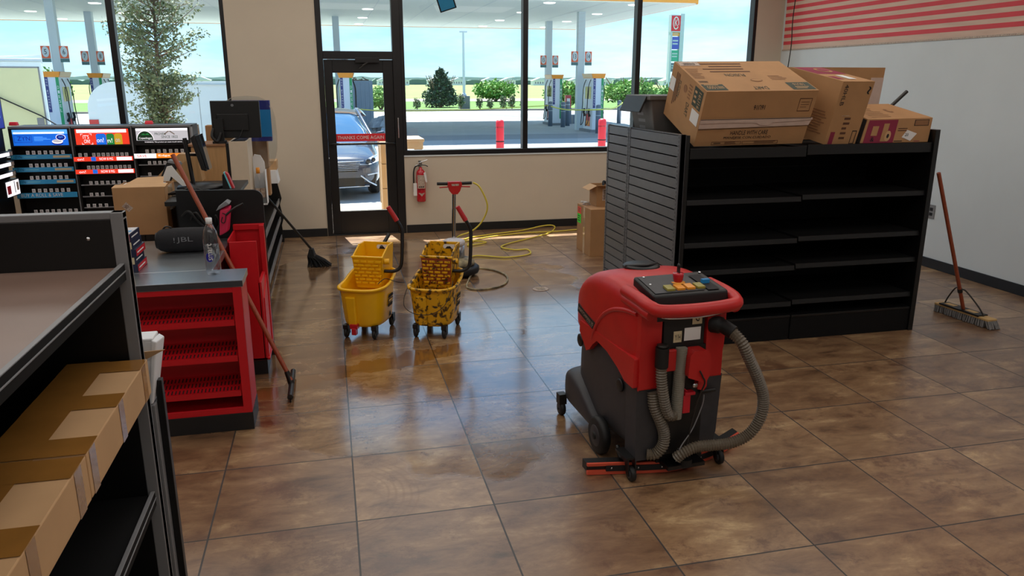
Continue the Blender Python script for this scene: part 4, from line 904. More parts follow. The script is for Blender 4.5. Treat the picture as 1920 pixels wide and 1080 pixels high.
b = MB().box(-.70, -.60, 8.55, 8.75, .80, .94, 'white_plastic'); b.hexa([(-.70, 8.50, .80), (-.54, 8.50, .80), (-.54, 8.8, .80), (-.70, 8.8, .80), (-.70, 8.50, .94), (-.56, 8.50, .94), (-.56, 8.8, .94), (-.70, 8.8, .94)], 'white_plastic')
tag(b.build('white_carton', bevel=.003), 'white carton on the far end of the rear counter', 'box')
tag(MB().box(-.66, -.55, 8.53, 8.78, .94, 1.035, 'cardboard_light').build('cardboard_box', bevel=.003), 'small brown carton stacked on the white carton', 'box')

# ---- cabinet, screen and packages on the rear counter
t = thing('computer_cabinet', 'wood veneer cabinet with cream side under the large monitor', 'cabinet', (-1.13, 6.80, .80))
b = MB(); b.hexa([(0, 0, 0), (.30, 0, 0), (.30, .40, 0), (0, .40, 0), (0.03, 0, .525), (.30, 0, .53), (.30, .40, .53), (0.03, .40, .525)], 'wood_veneer'); b.build('body', t, bevel=.002)
MB().box(.0, .30, -.01, .41, .53, .545, 'cardboard_dark').build('top_board', t); MB().box(.30, .325, .0, .42, 0, .55, 'black_metal').build('door_edge', t)
b = MB().box(.325, .47, .0, .42, 0, .565, 'cream_panel'); b.box(.34, .455, .02, .40, .565, .567, 'black_plastic'); b.build('side_panel', t, bevel=.002)
tag(MB().hexa([(-1.35, 6.45, 1.09), (-.98, 6.42, 1.09), (-.98, 6.6, 1.09), (-1.35, 6.6, 1.09), (-1.14, 6.45, 1.30), (-1.0, 6.42, 1.30), (-1.0, 6.6, 1.30), (-1.14, 6.6, 1.30)], 'wood_veneer').build('wooden_wedge'), 'sloping wooden side piece left of the veneer cabinet', 'panel')
t = thing('monitor', 'large black monitor seen from behind, standing on the veneer cabinet', 'monitor', (-.745, 6.95, 1.345))
b = MB(); b.box(-.195, .195, -.02, .015, .04, .345, 'black_plastic'); b.box(-.15, .10, -.035, -.02, .10, .24, 'black_plastic'); b.build('housing', t, bevel=.006)
m = MB().disc(fq_front(-.195, .195, -.0215, .04, .345), .45, .88, .03, .035, 'jbl_grey', .001); m.text('hp', fq_front(-.195, .195, -.0215, .04, .345), .435, .87, .465, .895, 'ink_black', .002)
for u in (.2, .68): m.disc(fq_front(-.195, .195, -.0215, .04, .345), u, .87, .012, .012, 'ink_black', .001)
m.build('badge', t)
b = MB().box(-.19, -.09, -.10, .02, 0, .02, 'black_plastic').box(-.17, -.10, -.07, -.03, 0, .20, 'black_plastic').tube(smooth_path([(-.18, -.06, .12), (-.19, -.1, .06), (-.15, -.1, .02), (-.12, -.08, .09)]), .012, 'black_rubber').tube(smooth_path([(.05, -.03, .12), (.02, -.06, .05), (-.06, -.05, .01)]), .004, 'black_rubber'); b.build('stand', t, bevel=.003)
t = thing('wrapped_package', 'blue pack inside clear plastic wrap behind the large monitor', 'package', (-.70, 7.42, .80))
MB().box(-.12, .20, .0, .10, .52, .88, 'ink_blue').box(.08, .205, -.002, .0, .56, .80, 'blue_plastic').build('blue_pack', t, bevel=.01)
b = MB(); b.loft([superell(.0, .02 + .22, .50 - .25, .92, y, 24, 3) for y in (-.04, .14)], 'plastic_wrap'); b.build('plastic_wrap', t)
tag(MB().box(-1.09, -.56, 7.60, 7.75, .80, 1.455, 'cardboard').build('cardboard_box', bevel=.003), 'upright carton behind the large monitor on the rear counter', 'box')
t = thing('bottle_caddy', 'white plastic caddy with clear bottles at the end of the cream panel', 'caddy', (-.62, 7.0, .80))
b = MB().prism([(-.035, 0), (.07, 0), (.06, .36), (.03, .42), (-.02, .43), (-.035, .40)], 'y', .12, .14, 'white_plastic').box(-.035, .07, 0, .14, 0, .01, 'white_plastic').box(.066, .07, 0, .14, 0, .3, 'white_plastic'); b.build('holder', t, bevel=.004)
for x in (-.01, .035):
    MB().lathe([(0, .01), (.022, .012), (.022, .20), (.01, .25), (.01, .27), (0, .27)], (x, .06, 0), 'clear_plastic', 16).lathe([(.0225, .06), (.0225, .14)], (x, .06, 0), 'label_cream', 16).build('bottle', t)
MB().lathe([(0, .27), (.016, .27), (.016, .32), (0, .32)], (.005, .06, 0), 'led_orange', 14).build('cap', t)
# ---- till equipment
t = thing('card_reader', 'black and white card terminal behind the carton on the counter', 'card terminal', (-1.10, 5.93, 1.09))
b = MB(); b.hexa([(-.13, 0, 0), (-.06, 0, 0), (-.06, .08, 0), (-.13, .08, 0), (-.03, 0, .20), (.045, 0, .19), (.045, .08, .19), (-.03, .08, .20)], 'black_plastic'); b.hexa([(-.03, -.002, .195), (.06, -.002, .175), (.06, .09, .175), (-.03, .09, .195), (-.02, 0, .215), (.05, 0, .195), (.05, .09, .195), (-.02, .09, .215)], 'jbl_grey'); b.build('terminal', t, bevel=.004)
MB().prism([(-.11, 0), (-.055, 0), (-.01, .10), (.06, .03), (.09, .03), (0, .175), (-.03, .17)], 'y', -.02, .0, 'paper').build('stand', t, bevel=.003)
t = thing('touchscreen_till', 'black touchscreen on a post seen edge-on beside the veneer cabinet', 'till screen', (-.99, 6.02, 1.09))
MB().hexa([(.075, -.02, .13), (.11, -.02, .12), (.11, .14, .12), (.075, .14, .13), (.02, -.02, .36), (.05, -.02, .385), (.05, .14, .385), (.02, .14, .36)], 'black_plastic').build('screen_housing', t, bevel=.004)
MB().hexa([(.111, -.015, .135), (.130, -.015, .13), (.130, .135, .13), (.111, .135, .135), (.052, -.015, .375), (.085, -.015, .385), (.085, .135, .385), (.052, .135, .375)], 'screen_dark').build('screen', t, bevel=.002)
MB().tube([(.01, 0, 0), (.0, 0, .12), (-.02, 0, .36)], .015, 'black_plastic', 8).cyl((.0, 0, .24), (.06, .04, .235), .01, 'black_plastic').build('post', t)
b = MB().lathe([(0, 0), (.17, 0), (.16, .02), (.05, .035), (0, .035)], (.06, .0, 0), 'black_plastic', 24); b.build('base', t)
t = thing('barcode_scanner', 'small aqua and pink edged device standing behind the divider panel', 'device', (-.72, 5.92, 1.09))
MB().hexa([(-.05, 0, 0), (.0, 0, 0), (.0, .06, 0), (-.05, .06, 0), (-.045, 0, .10), (-.03, 0, .115), (-.03, .06, .115), (-.045, .06, .10)], 'black_plastic').build('back', t)
MB().hexa([(.0, -.002, 0), (.012, -.002, 0), (.012, .06, 0), (.0, .06, 0), (-.038, -.002, .118), (-.026, -.002, .12), (-.026, .06, .12), (-.038, .06, .118)], 'aqua').build('edge', t, bevel=.003)
MB().hexa([(.012, -.001, 0), (.03, -.001, 0), (.03, .06, 0), (.012, .06, 0), (-.026, -.001, .121), (-.005, -.001, .105), (-.005, .06, .105), (-.026, .06, .121)], 'grip_red').build('front', t, bevel=.003)
b = MB(); rs = random.Random(12)
for i in range(9):
    x = -1.1 + rs.random() * .25; b.tube(smooth_path([(x, 5.62, 1.10), (x + .08, 5.55 + rs.random() * .1, 1.10 + rs.random() * .05), (x + .16, 5.6, 1.10), (x + .25, 5.5 + rs.random() * .2, 1.10)]), .007, 'black_rubber', 6)
tag(b.build('cable_bundle'), 'tangle of black cables on the till counter', 'cables')

# ---- things on the steel counter
t = thing('cardboard_box', 'open topped brown carton on the checkout counter by the tobacco racks', 'box', (-1.41, 5.52, CT))
x1, y1, h = .325, .34, .318; b = MB(); b.box(0, x1, 0, .004, 0, h, 'cardboard').box(0, x1, y1 - .004, y1, 0, h, 'cardboard').box(0, .004, 0, y1, 0, h, 'cardboard').box(x1 - .004, x1, 0, y1, 0, h, 'cardboard').box(0, x1, 0, y1, 0, .004, 'cardboard')
q = fq_front(0, x1, 0, 0, h); b.poly(q, [(.15, .62), (.27, .50), (.36, .58), (.24, .71)], 'label_cream', .001); b.lines([b.fq(q, .17, .60), b.fq(q, .27, .52), b.fq(q, .33, .59), b.fq(q, .24, .68)], .1, .1, .9, .9, 3, 'cardboard_ink', .002)
q = fq_right(x1, 0, y1, 0, h); b.decal(q, .3, .45, .75, .98, 'tape_clear', .001); b.build('body', t, bevel=.002)
MB().hexa([(0, 0, h), (.33, 0, h), (.33, .1, h + .012), (0, .1, h + .008), (0, 0, h + .004), (.33, 0, h + .004), (.33, .1, h + .016), (0, .1, h + .012)], 'cardboard_light').build('flap', t)
MB().hexa([(.05, .12, h + .004), (.30, .1, h + .004), (.27, .3, h + .035), (.1, .3, h + .03), (.05, .12, h + .008), (.30, .1, h + .008), (.27, .3, h + .039), (.1, .3, h + .034)], 'cardboard_light').build('flap', t)
MB().box(.02, .28, .08, .30, h - .02, h - .002, 'paper').build('paper_lining', t)
t = thing('portable_speaker', 'black cylindrical portable speaker lying on the steel counter', 'speaker', (-.87, 4.90, CT))
b = MB(); b.lathe([(0, -.165), (.05, -.165), (.062, -.15), (.072, -.12), (.074, 0), (.072, .12), (.062, .15), (.05, .165), (0, .165)], (0, 0, .074), 'mesh_cloth', 32, 'x'); b.build('body', t)
b = MB(); q = fq_front(-.06, .06, -.0755, .05, .105); b.text('JBL', q, .12, .3, .88, .98, 'jbl_grey', .001); b.text('!', q, -.02, .4, .04, .95, 'jbl_grey', .001); b.build('lettering', t)
MB().tube(smooth_path([(-.13, 0, .140), (-.11, 0, .158), (-.08, 0, .15)]), .005, 'dark_metal').build('strap_loop', t)
for sx in (-1, 1): MB().lathe([(0, sx * .160), (.045, sx * .160), (.048, sx * .172), (0, sx * .172)], (0, 0, .074), 'black_rubber', 24, 'x').build('end_cap', t)
t = thing('water_bottle', 'clear water bottle with blue round label on the steel top', 'bottle', (-.640, 4.262, CT))
b = MB(); b.lathe([(.0, .004), (.03, .0), (.038, .012), (.040, .03), (.040, .175), (.039, .20), (.033, .235), (.02, .265), (.0135, .278), (.0135, .285), (0, .285)], (0, 0, 0), 'clear_plastic', 28); b.build('bottle_body', t)
MB().lathe([(0, .008), (.035, .008), (.0375, .03), (.0375, .165), (0, .165)], (0, 0, 0), 'water', 24).build('water', t)
MB().lathe([(0, .275), (.0165, .275), (.0165, .305), (0, .306)], (0, 0, 0), 'white_plastic', 20).build('cap', t)
def wrap(mb, r, a0, a1, z0, z1, fn, mat, n=28):
    mb.add([(r * math.cos(a0 + (a1 - a0) * u), r * math.sin(a0 + (a1 - a0) * u), z0 + (z1 - z0) * v) for u, v in fn], [tuple(range(len(fn)))], mat)
b = MB(); wrap(b, .0405, -2.3, -1.3, .075, .125, [(.5 + .5 * math.cos(2 * PI * k / 30), .5 + .5 * math.sin(2 * PI * k / 30)) for k in range(30)], 'label_blue')
vs, fs, asp = text_mesh('smart'); r = .0410
b.add([(r * math.cos(-2.0 + .62 * (1 - y)), r * math.sin(-2.0 + .62 * (1 - y)), .085 + .09 * x) for x, y in vs], fs, 'paper'); b.build('label', t)
tg = 'stack of navy and red small cartons at the left edge of the steel counter'
for i, (dx, m1, m2, lb) in enumerate(((0, 'carton_navy', 'carton_red', 'bottom red ended carton of the small stack on the steel counter'), (-.01, 'carton_tan', 'carton_navy', 'second carton from the bottom of the small stack'), (.0, 'carton_navy', 'carton_red', 'third carton from the bottom of the small stack, red end'), (-.015, 'carton_tan', 'carton_navy', 'second carton from the top of the small stack'), (-.02, 'carton_red', 'carton_navy', 'top carton of the small stack, red front with pale top'))):
    b = MB().box(-1.16 + dx, -1.045 + dx, 4.40, 4.62, CT + i * .042, CT + i * .042 + .041, 'carton_navy'); z = CT + i * .042
    q = fq_front(-1.16 + dx, -1.045 + dx, 4.40, z, z + .041); b.decal(q, .02, .05, .98, .95, m1, .001)
    if m1 == 'carton_tan': b.lines(q, .3, .25, .9, .85, 2, 'carton_navy', .002)
    q = fq_right(-1.045 + dx, 4.40, 4.62, z, z + .041); b.decal(q, .02, .05, .98, .95, m2, .001); b.lines(q, .1, .3, .9, .7, 1, 'paper', .002)
    if i == 4: q = [(-1.18, 4.40, z + .041), (-1.065, 4.40, z + .041), (-1.065, 4.62, z + .041), (-1.18, 4.62, z + .041)]; b.decal(q, .03, .03, .97, .97, 'tag_white', .001); b.decal(q, .1, .3, .9, .5, 'blue_plastic', .002)
    tag(b.build('small_carton', bevel=.001), lb, 'carton', 'small cartons stacked on the counter')
t = thing('lunch_bag', 'crumpled pink and grey zip pouch against the black divider panel', 'bag', (-.67, 5.20, CT))
b = MB(); b.hexa([(-.055, -.02, .03), (.0, -.03, .06), (.01, .06, .06), (-.05, .06, .03), (-.04, -.02, .20), (.035, -.02, .22), (.035, .05, .23), (-.03, .05, .22)], 'pink_bag'); b.build('body', t, bevel=.012, sub=1)
MB().hexa([(-.06, -.025, .195), (.03, -.025, .24), (.035, .055, .25), (-.05, .055, .22), (-.03, -.02, .235), (.005, -.02, .26), (.01, .05, .265), (-.02, .05, .24)], 'jbl_grey').build('zip_top', t, bevel=.006)
MB().tube(smooth_path([(-.02, -.03, .16), (-.03, -.035, .13), (-.01, -.035, .125), (0, -.03, .17), (-.02, -.03, .185)]), .003, 'black_rubber', 6).build('cord_loop', t)
MB().tube(smooth_path([(.0, -.03, .17), (.05, -.03, .21), (.10, -.02, .235), (.11, -.02, .24)]), .007, 'black_plastic', 8).build('strap', t)
b = MB(); rs = random.Random(4)
for i in range(6):
    b.tube(smooth_path([(-.95 + .05 * i, 5.27, 1.0 - .02 * i), (-.90 + .04 * i, 5.24, 1.05 - rs.random() * .06), (-.84 + .03 * i, 5.24, .97 - rs.random() * .1), (-.76, 5.25, .89)]), .009, 'black_rubber', 6)
tag(b.build('cable_bundle'), 'black straps and cables hanging on the divider left of the pouch', 'cables')

# ---- tobacco racks
TAGS = None
def price_tag(parent, x, z, y=-.05):
    global TAGS
    if TAGS is None:
        b = MB().box(-.014, .014, -.002, .0, 0, .034, 'paper'); q = fq_front(-.014, .014, -.002, 0, .034); b.decal(q, .12, .1, .88, .9, 'tag_white', .0006); b.lines(q, .25, .25, .8, .8, 3, 'edge_grey', .001)
        o = b.build('price_tag', parent); TAGS = o
    else:
        o = TAGS.copy(); COL.objects.link(o); o.parent = parent
    o.location = (x, y, z); return o
def rack(x0, label, header, strips, tags, w=.53):
    t = thing('tobacco_rack', label, 'display rack', (x0, 8.20, 0), 0, 'tobacco racks')
    b = MB().box(0, w, .10, .42, 0, 1.43, 'black_metal').box(0, .012, -.01, .10, .55, 1.43, 'black_metal').box(w - .012, w, -.01, .10, .55, 1.43, 'edge_grey').box(0, w, -.012, .12, 1.415, 1.435, 'edge_grey').box(0, w, .0, .1, 0, .5, 'black_metal')
    b.build('cabinet', t, bevel=.002)
    hd = MB(); hd.box(.012, w - .012, -.01, .09, 1.245, 1.415, 'black_plastic'); header(hd, fq_front(.03, w - .03, -.0105, 1.258, 1.405)); hd.build('header_sign', t)
    for s in strips:
        z, h, fn = s; m = MB(); m.box(.0, w - .008, -.05, -.040, z - h / 2, z + h / 2, 'black_plastic').box(.0, w - .008, -.045, .10, z - h / 2 - .004, z - h / 2, 'black_metal'); fn(m, fq_front(.0, w - .008, -.0505, z - h / 2, z + h / 2)); m.build('shelf_strip', t)
    for z, xs in tags:
        if not any(abs(z - s[0]) < .07 for s in strips):
            MB().box(.03, w - .02, -.045, .10, z - .006, z, 'black_metal').box(.03, w - .02, -.047, -.045, z - .008, z + .004, 'edge_grey').build('shelf', t)
        for x in xs: price_tag(t, x, z)
def h_zyn(m, q):
    m.decal(q, 0, 0, 1, 1, 'lit_blue', .0005); m.decal(q, .0, .72, 1, 1, 'lit_blue2', .001); m.decal(q, .02, .74, .94, .85, 'lit_white', .002); m.text('WARNING: This product contains nicotine. Nicotine is an addictive chemical.', q, .05, .765, .92, .825, 'lit_blue', .003)
    m.frame4(q, .02, .20, .34, .64, .006, 'lit_navy', .002, tv=.02); m.text('ZYN', q, .08, .32, .31, .58, 'lit_navy', .003)
    for k in range(4): m.decal(q, .38, .52 - k * .075, .5 + .14 * ((k * 7) % 3 / 2 + .3), .55 - k * .075, 'lit_blue2', .002)
    m.disc(q, .80, .16, .10, .14, 'lit_navy', .002); m.disc(q, .80, .24, .10, .14, 'lit_white', .003); m.disc(q, .80, .28, .085, .11, 'lit_grey', .004); m.disc(q, .87, .50, .09, .20, 'lit_white', .005); m.disc(q, .87, .50, .08, .17, 'lit_navy', .006); m.text('zyn', q, .83, .44, .91, .56, 'lit_blue2', .007)
def h_on(m, q):
    m.decal(q, 0, 0, 1, 1, 'lit_red', .0005); m.decal(q, .03, .76, .96, .97, 'lit_white', .002); m.text('WARNING: This product contains nicotine.', q, .16, .88, .84, .94, 'lit_red', .003); m.text('Nicotine is an addictive chemical.', q, .22, .79, .78, .85, 'lit_red', .003)
    m.text("IT'S", q, .14, .38, .25, .62, 'lit_white', .002); m.text('ON!', q, .15, .10, .26, .34, 'lit_white', .002)
    for u0, u1, v0, v1 in ((.10, .14, .68, .70), (.10, .105, .58, .70), (.26, .30, .68, .70), (.295, .30, .58, .70), (.11, .15, .02, .04), (.11, .115, .02, .14), (.27, .31, .02, .04), (.305, .31, .02, .14)): m.decal(q, u0, v0, u1, v1, 'lit_white', .002)
    for u0, u1, mt in ((.38, .57, 'lit_blue'), (.575, .72, 'lit_green'), (.725, .87, 'lit_yellow')):
        m.poly(q, [(u0, 0), (u1, 0), (u1, .60), (u1 - .03, .70), (u0 + .03, .70), (u0, .62)], mt, .002)
    m.text('on!', q, .39, .14, .52, .44, 'lit_white', .003); m.text('n!', q, .59, .12, .68, .40, 'lit_white', .003); m.text('on', q, .74, .14, .82, .36, 'lit_grey', .003)
def h_cop(m, q):
    m.decal(q, 0, 0, 1, 1, 'lit_grey', .0005); m.decal(q, 0, .85, 1, 1, 'lit_white', .001); m.decal(q, 0, 0, 1, .22, 'ink_black', .002); m.text('WARNING: This product can cause mouth cancer.', q, .15, .05, .88, .15, 'lit_white', .003)
    m.quad([m.fq(q, .17 + .165 * math.cos(PI * k / 20), .24 + .62 * math.sin(PI * k / 20), .002) for k in range(21)], 'lit_white'); m.quad([m.fq(q, .17 + .155 * math.cos(PI * k / 20), .24 + .58 * math.sin(PI * k / 20), .003) for k in range(21)], 'dark_green')
    m.text('Copenhagen', q, .05, .28, .30, .44, 'lit_white', .004); m.poly(q, [(.10, .58), (.14, .68), (.18, .60), (.22, .70), (.26, .58)], 'lit_green', .004)
    m.text('PROVEN', q, .36, .56, .57, .72, 'dark_green', .003); m.text('SINCE 1822', q, .48, .36, .80, .52, 'dark_green', .003)
    m.poly(q, [(.64, .80), (.655, .84), (.75, .62), (.735, .58)], 'label_cream', .002); m.poly(q, [(.64, .80), (.625, .84), (.53, .62), (.545, .58)], 'label_cream', .002)
def s_zyn(m, q):
    m.decal(q, 0, 0, 1, 1, 'sky_blue_strip', .0005); m.decal(q, .69, .25, .97, .75, 'carton_tan', .002); m.text('ZYN', q, .07, .22, .18, .8, 'strip_navy', .002); m.lines(q, .21, .35, .52, .65, 1, 'aqua', .002); m.disc(q, .03, .5, .012, .25, 'aqua', .002)
def s_buy(m, q): m.decal(q, 0, 0, 1, 1, 'sky_blue_strip', .0005); m.text('BUY A ROLL & SAVE', q, .07, .2, .76, .85, 'paper', .002)
def s_on(m, q):
    m.decal(q, 0, 0, 1, 1, 'lit_red', .0005); m.decal(q, .72, .12, .98, .88, 'lit_white', .002); m.text('on!', q, .06, .2, .17, .8, 'lit_white', .002); m.decal(q, .29, .05, .37, .95, 'lit_blue', .002); m.text('NOW 8 MG', q, .43, .2, .66, .8, 'lit_white', .003)
def s_save(m, q):
    m.decal(q, 0, 0, 1, 1, 'lit_white', .0005); m.decal(q, .38, .0, .86, 1, 'lit_orange', .002); m.text('SAVE', q, .05, .2, .22, .8, 'lit_red', .003); m.text('Edge', q, .42, .25, .62, .75, 'lit_white', .003)
ev = lambda a, b_, n: [a + (b_ - a) * i / (n - 1) for i in range(n)]
rack(-2.91, 'tobacco rack with lit blue header and blue strips, leftmost of three', h_zyn, [(1.155, .042, s_zyn), (1.036, .042, s_zyn), (.920, .042, s_zyn), (.792, .05, s_buy)], [(1.178, ev(.15, .45, 7)), (1.058, ev(.16, .46, 7)), (.942, ev(.15, .45, 7)), (.82, ev(.15, .45, 7)), (.62, ev(.14, .49, 8))])
rack(-2.375, 'tobacco rack with lit red header and two red strips, middle of three', h_on, [(1.125, .042, s_on), (1.005, .042, s_on)], [(1.148, [.06, .11] + ev(.18, .47, 8)), (1.028, ev(.12, .48, 10)), (.880, ev(.12, .42, 7)), (.768, ev(.11, .21, 3)), (.66, ev(.07, .23, 4))])
rack(-1.84, 'tobacco rack with grey header reading PROVEN SINCE 1822, rightmost of three', h_cop, [(1.145, .045, s_save)], [(1.172, ev(.12, .44, 7)), (1.06, ev(.13, .27, 4)), (.95, [.12])])
for x, lb in ((-2.915, 'red plastic cap on top of the leftmost tobacco rack'), (-1.72, 'red plastic cap on top of the rightmost tobacco rack')):
    tag(MB().hexa([(x - .03, 8.32, 1.437), (x + .045, 8.32, 1.437), (x + .045, 8.38, 1.437), (x - .03, 8.38, 1.437), (x - .025, 8.33, 1.47), (x + .04, 8.33, 1.47), (x + .04, 8.37, 1.47), (x - .025, 8.37, 1.47)], 'red_vivid').build('red_cap', bevel=.006), lb, 'cap', 'red caps on the tobacco racks')
t = thing('side_rack', 'black display rack at the far left edge facing the counter', 'display rack', (-2.94, 6.95, 0))
MB().box(-.45, 0, 0, 1.20, 0, 1.72, 'black_metal').build('cabinet', t, bevel=.003)
m = MB().box(0, .03, .02, 1.19, 1.42, 1.70, 'black_plastic'); q = fq_right(.0305, .03, 1.17, 1.43, 1.69); m.decal(q, 0, 0, 1, 1, 'lit_navy', .0005); m.decal(q, .05, .62, .95, .74, 'lit_white', .001); m.decal(q, .05, .35, .95, .5, 'lit_blue2', .001); m.build('header_sign', t)
for z in (1.20, 1.11, 1.02):
    m = MB().box(0, .08, .02, 1.14, z - .02, z + .02, 'black_metal'); q = fq_right(.0805, .03, 1.13, z - .018, z + .018); m.decal(q, .3, .05, .92, .95, 'lit_white', .001); m.decal(q, .93, .05, .985, .95, 'label_cream', .001); m.build('shelf_strip', t)
m = MB(); q = fq_right(.0905, .80, 1.14, .82, .97); m.box(0, .09, .80, 1.14, .82, .97, 'black_metal'); m.decal(q, .05, .05, .95, .95, 'lit_white', .001); m.decal(q, .1, .2, .35, .7, 'carton_red', .002); m.decal(q, .6, .2, .65, .9, 'edge_grey', .002); m.decal(q, .75, .3, .9, .8, 'label_cream', .002); m.build('pack_tray', t)

# ============================================================ NEAR GONDOLA
t = thing('display_gondola', 'near black store gondola at left with taped cartons on its shelf', 'shelving', (-.60, 2.43, 0))
B = 'black_metal'; bx = -.62
MB().box(bx, -.0, .0, .035, 0, 1.455, B).box(bx, -.0, .0, .04, 1.455, 1.475, 'edge_grey').build('end_panel', t, bevel=.002)
MB().box(-.035, .0, -.002, .042, 0, 1.475, 'edge_grey').build('end_upright', t, bevel=.003)
MB().box(bx, bx + .03, -3.4, 0, 0, 1.46, B).build('back_panel', t)
for z, dz, nm in ((1.31, -.05, 'upper'), (.90, -.03, 'mid'), (.555, -.02, 'low'), (.16, 0, 'base')):
    x1 = -.012
    s = MB().box(bx + .03, x1 - .012, -3.4, -.003, z - .02, z, 'shelf_deck' if z > 1.2 else 'black_matte')
    s.box(x1 - .012, x1, -3.4, -.003, z - .038, z + .010, 'black_matte')
    s.box(x1 - .0125, x1 + .0005, -3.4, -.003, z + .010, z + .013, 'edge_grey'); s.box(x1, x1 + .003, -3.4, -.003, z - .012, z - .008, 'edge_grey')
    s.build('shelf', t, bevel=.001)
MB().lathe([(0, 0), (.006, 0), (.006, -.003), (0, -.004)], (-.10, -.003, 1.40), 'chrome', 10, 'y').build('screw', t)
# taped cartons
def taped(y0, y1, label):
    x0, x1, z0, z1 = -.80, -.578, .915, 1.026
    b = MB().box(x0, x1, y0, y1, z0, z1, 'cardboard_light'); qt = [(x0, y0, z1), (x1, y0, z1), (x1, y1, z1), (x0, y1, z1)]
    b.decal(qt, 0, 0, .52, 1, 'tape_brown', .0012)
    for v in (.0, .42, .84): b.decal(qt, .0, v, 1, v + .15, 'tape_brown', .0018)
    q = fq_right(x1, y0, y1, z0, z1)
    for v in (.03, .45, .87): b.decal(q, v, .0, v + .07, 1, 'tape_brown', .0012)
    return tag(b.build('taped_carton', bevel=.003), label, 'box', 'taped cartons on the near shelf')
taped(1.765, 2.405, 'farther taped brown carton on the near gondola shelf, against the end panel')
taped(1.08, 1.760, 'nearer taped brown carton on the near gondola shelf, cut by the frame')
# low stand and white tray beyond the end panel
t = thing('low_display_stand', 'low grey and black stand just beyond the near gondola end', 'stand', (-.95, 2.56, 0))
MB().box(0, .34, 0, .10, 0, .81, 'edge_grey').build('body', t, bevel=.003); MB().box(.341, .362, .03, .06, 0, .885, 'black_metal').build('post', t, bevel=.002)
t = thing('white_tray', 'upright white carton tray with a card flap beyond the near gondola end', 'tray', (-.70, 2.57, .812))
MB().hexa([(-.14, 0, 0), (.075, 0, 0), (.075, .08, 0), (-.14, .08, 0), (-.14, 0, .27), (.105, 0, .215), (.12, .08, .205), (-.14, .08, .215)], 'white_plastic').hexa([(.072, -.006, 0), (.084, -.006, 0), (.084, .085, 0), (.072, .085, 0), (.102, -.006, .222), (.118, -.006, .215), (.125, .085, .205), (.108, .085, .218)], 'white_plastic').box(-.14, .106, 0, .085, .213, .226, 'white_plastic').build('tray_body', t, bevel=.004)
MB().hexa([(-.14, -.012, .10), (-.02, -.012, .11), (-.02, -.008, .11), (-.14, -.008, .10), (-.14, -.03, .18), (.145, -.03, .195), (.145, -.026, .195), (-.14, -.026, .18)], 'cardboard_light').build('card_flap', t)
MB().hexa([(-.10, -.004, .0), (.06, -.004, .0), (.06, -.001, .0), (-.10, -.001, .0), (-.10, -.004, .10), (.075, -.004, .14), (.075, -.001, .14), (-.10, -.001, .10)], 'cardboard_light').build('card_liner', t)

# ============================================================ OUTSIDE
G = -.12
struct(MB().box(-25, 25, FY + WT, 12.2, -.3, -.01, 'sidewalk').build('sidewalk'))
struct(MB().box(-60, 70, 12.2, 48, -.4, G, 'concrete').build('forecourt'))
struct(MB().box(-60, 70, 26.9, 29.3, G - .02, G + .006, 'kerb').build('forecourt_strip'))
struct(MB().add([(12.5, 39.5, G + .008), (70, 39.5, G + .008), (70, 48, G + .008), (9.2, 48, G + .008)], [(0, 1, 2, 3)], 'asphalt').build('asphalt_patch'))
struct(MB().box(-80, 90, 48, 54, -.4, G - .005, 'concrete').box(-80, 90, 54, 54.25, -.4, G + .12, 'sidewalk').build('drive_kerb'))
gm = MB().box(-150, 260, 54.25, 80, -.4, G + .02, 'grass'); struct(gm.build('verge'))
struct(MB().box(-200, 300, 80, 92, -.4, G + .03, 'sidewalk').build('road'))
struct(MB().box(-500, 900, 92, 900, -.6, G + .02, 'field').build('field'))
# far treeline
def ridge(name, y, h, hv, mat, x0, x1, th=12, n=160, sc=.02):
    pts = [(x0, G - 1)] + [(x0 + (x1 - x0) * i / n, G + h + hv * noise.noise(Vector((i * .45, y, 0))) + hv * .5 * noise.noise(Vector((i * 1.7, y, 3)))) for i in range(n + 1)] + [(x1, G - 1)]
    m = MB(); N_ = len(pts)
    m.add([(x, y, z) for x, z in pts] + [(x, y + th, z) for x, z in pts], [tuple(range(N_))] + [(i, i + 1, N_ + i + 1, N_ + i) for i in range(N_ - 1)], mat)
    return struct(m.build(name))
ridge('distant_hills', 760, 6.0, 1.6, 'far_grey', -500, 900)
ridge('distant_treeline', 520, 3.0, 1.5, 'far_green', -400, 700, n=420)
hz = MB().box(-4, 4, -3, 3, 0, 2.6, 'canopy_white').prism([(-4.4, 2.6), (4.4, 2.6), (0, 4.2)], 'y', -3.3, 3.3, 'column_white')
for k in range(5): hz.box(-3 + k * 1.4, -2.4 + k * 1.4, -3.05, -3, .9, 2.0, 'edge_grey')
house = hz.build('house'); tag(house, 'tiny pale house among the row on the horizon beyond the field', 'house', 'houses on the horizon'); house.location = (40, 430, G)
for i in range(22):
    if i == 7: continue
    o = house.copy(); COL.objects.link(o); o.location = (-60 + i * 14.5 + (i * 37 % 7), 425 + (i * 53 % 30), G)

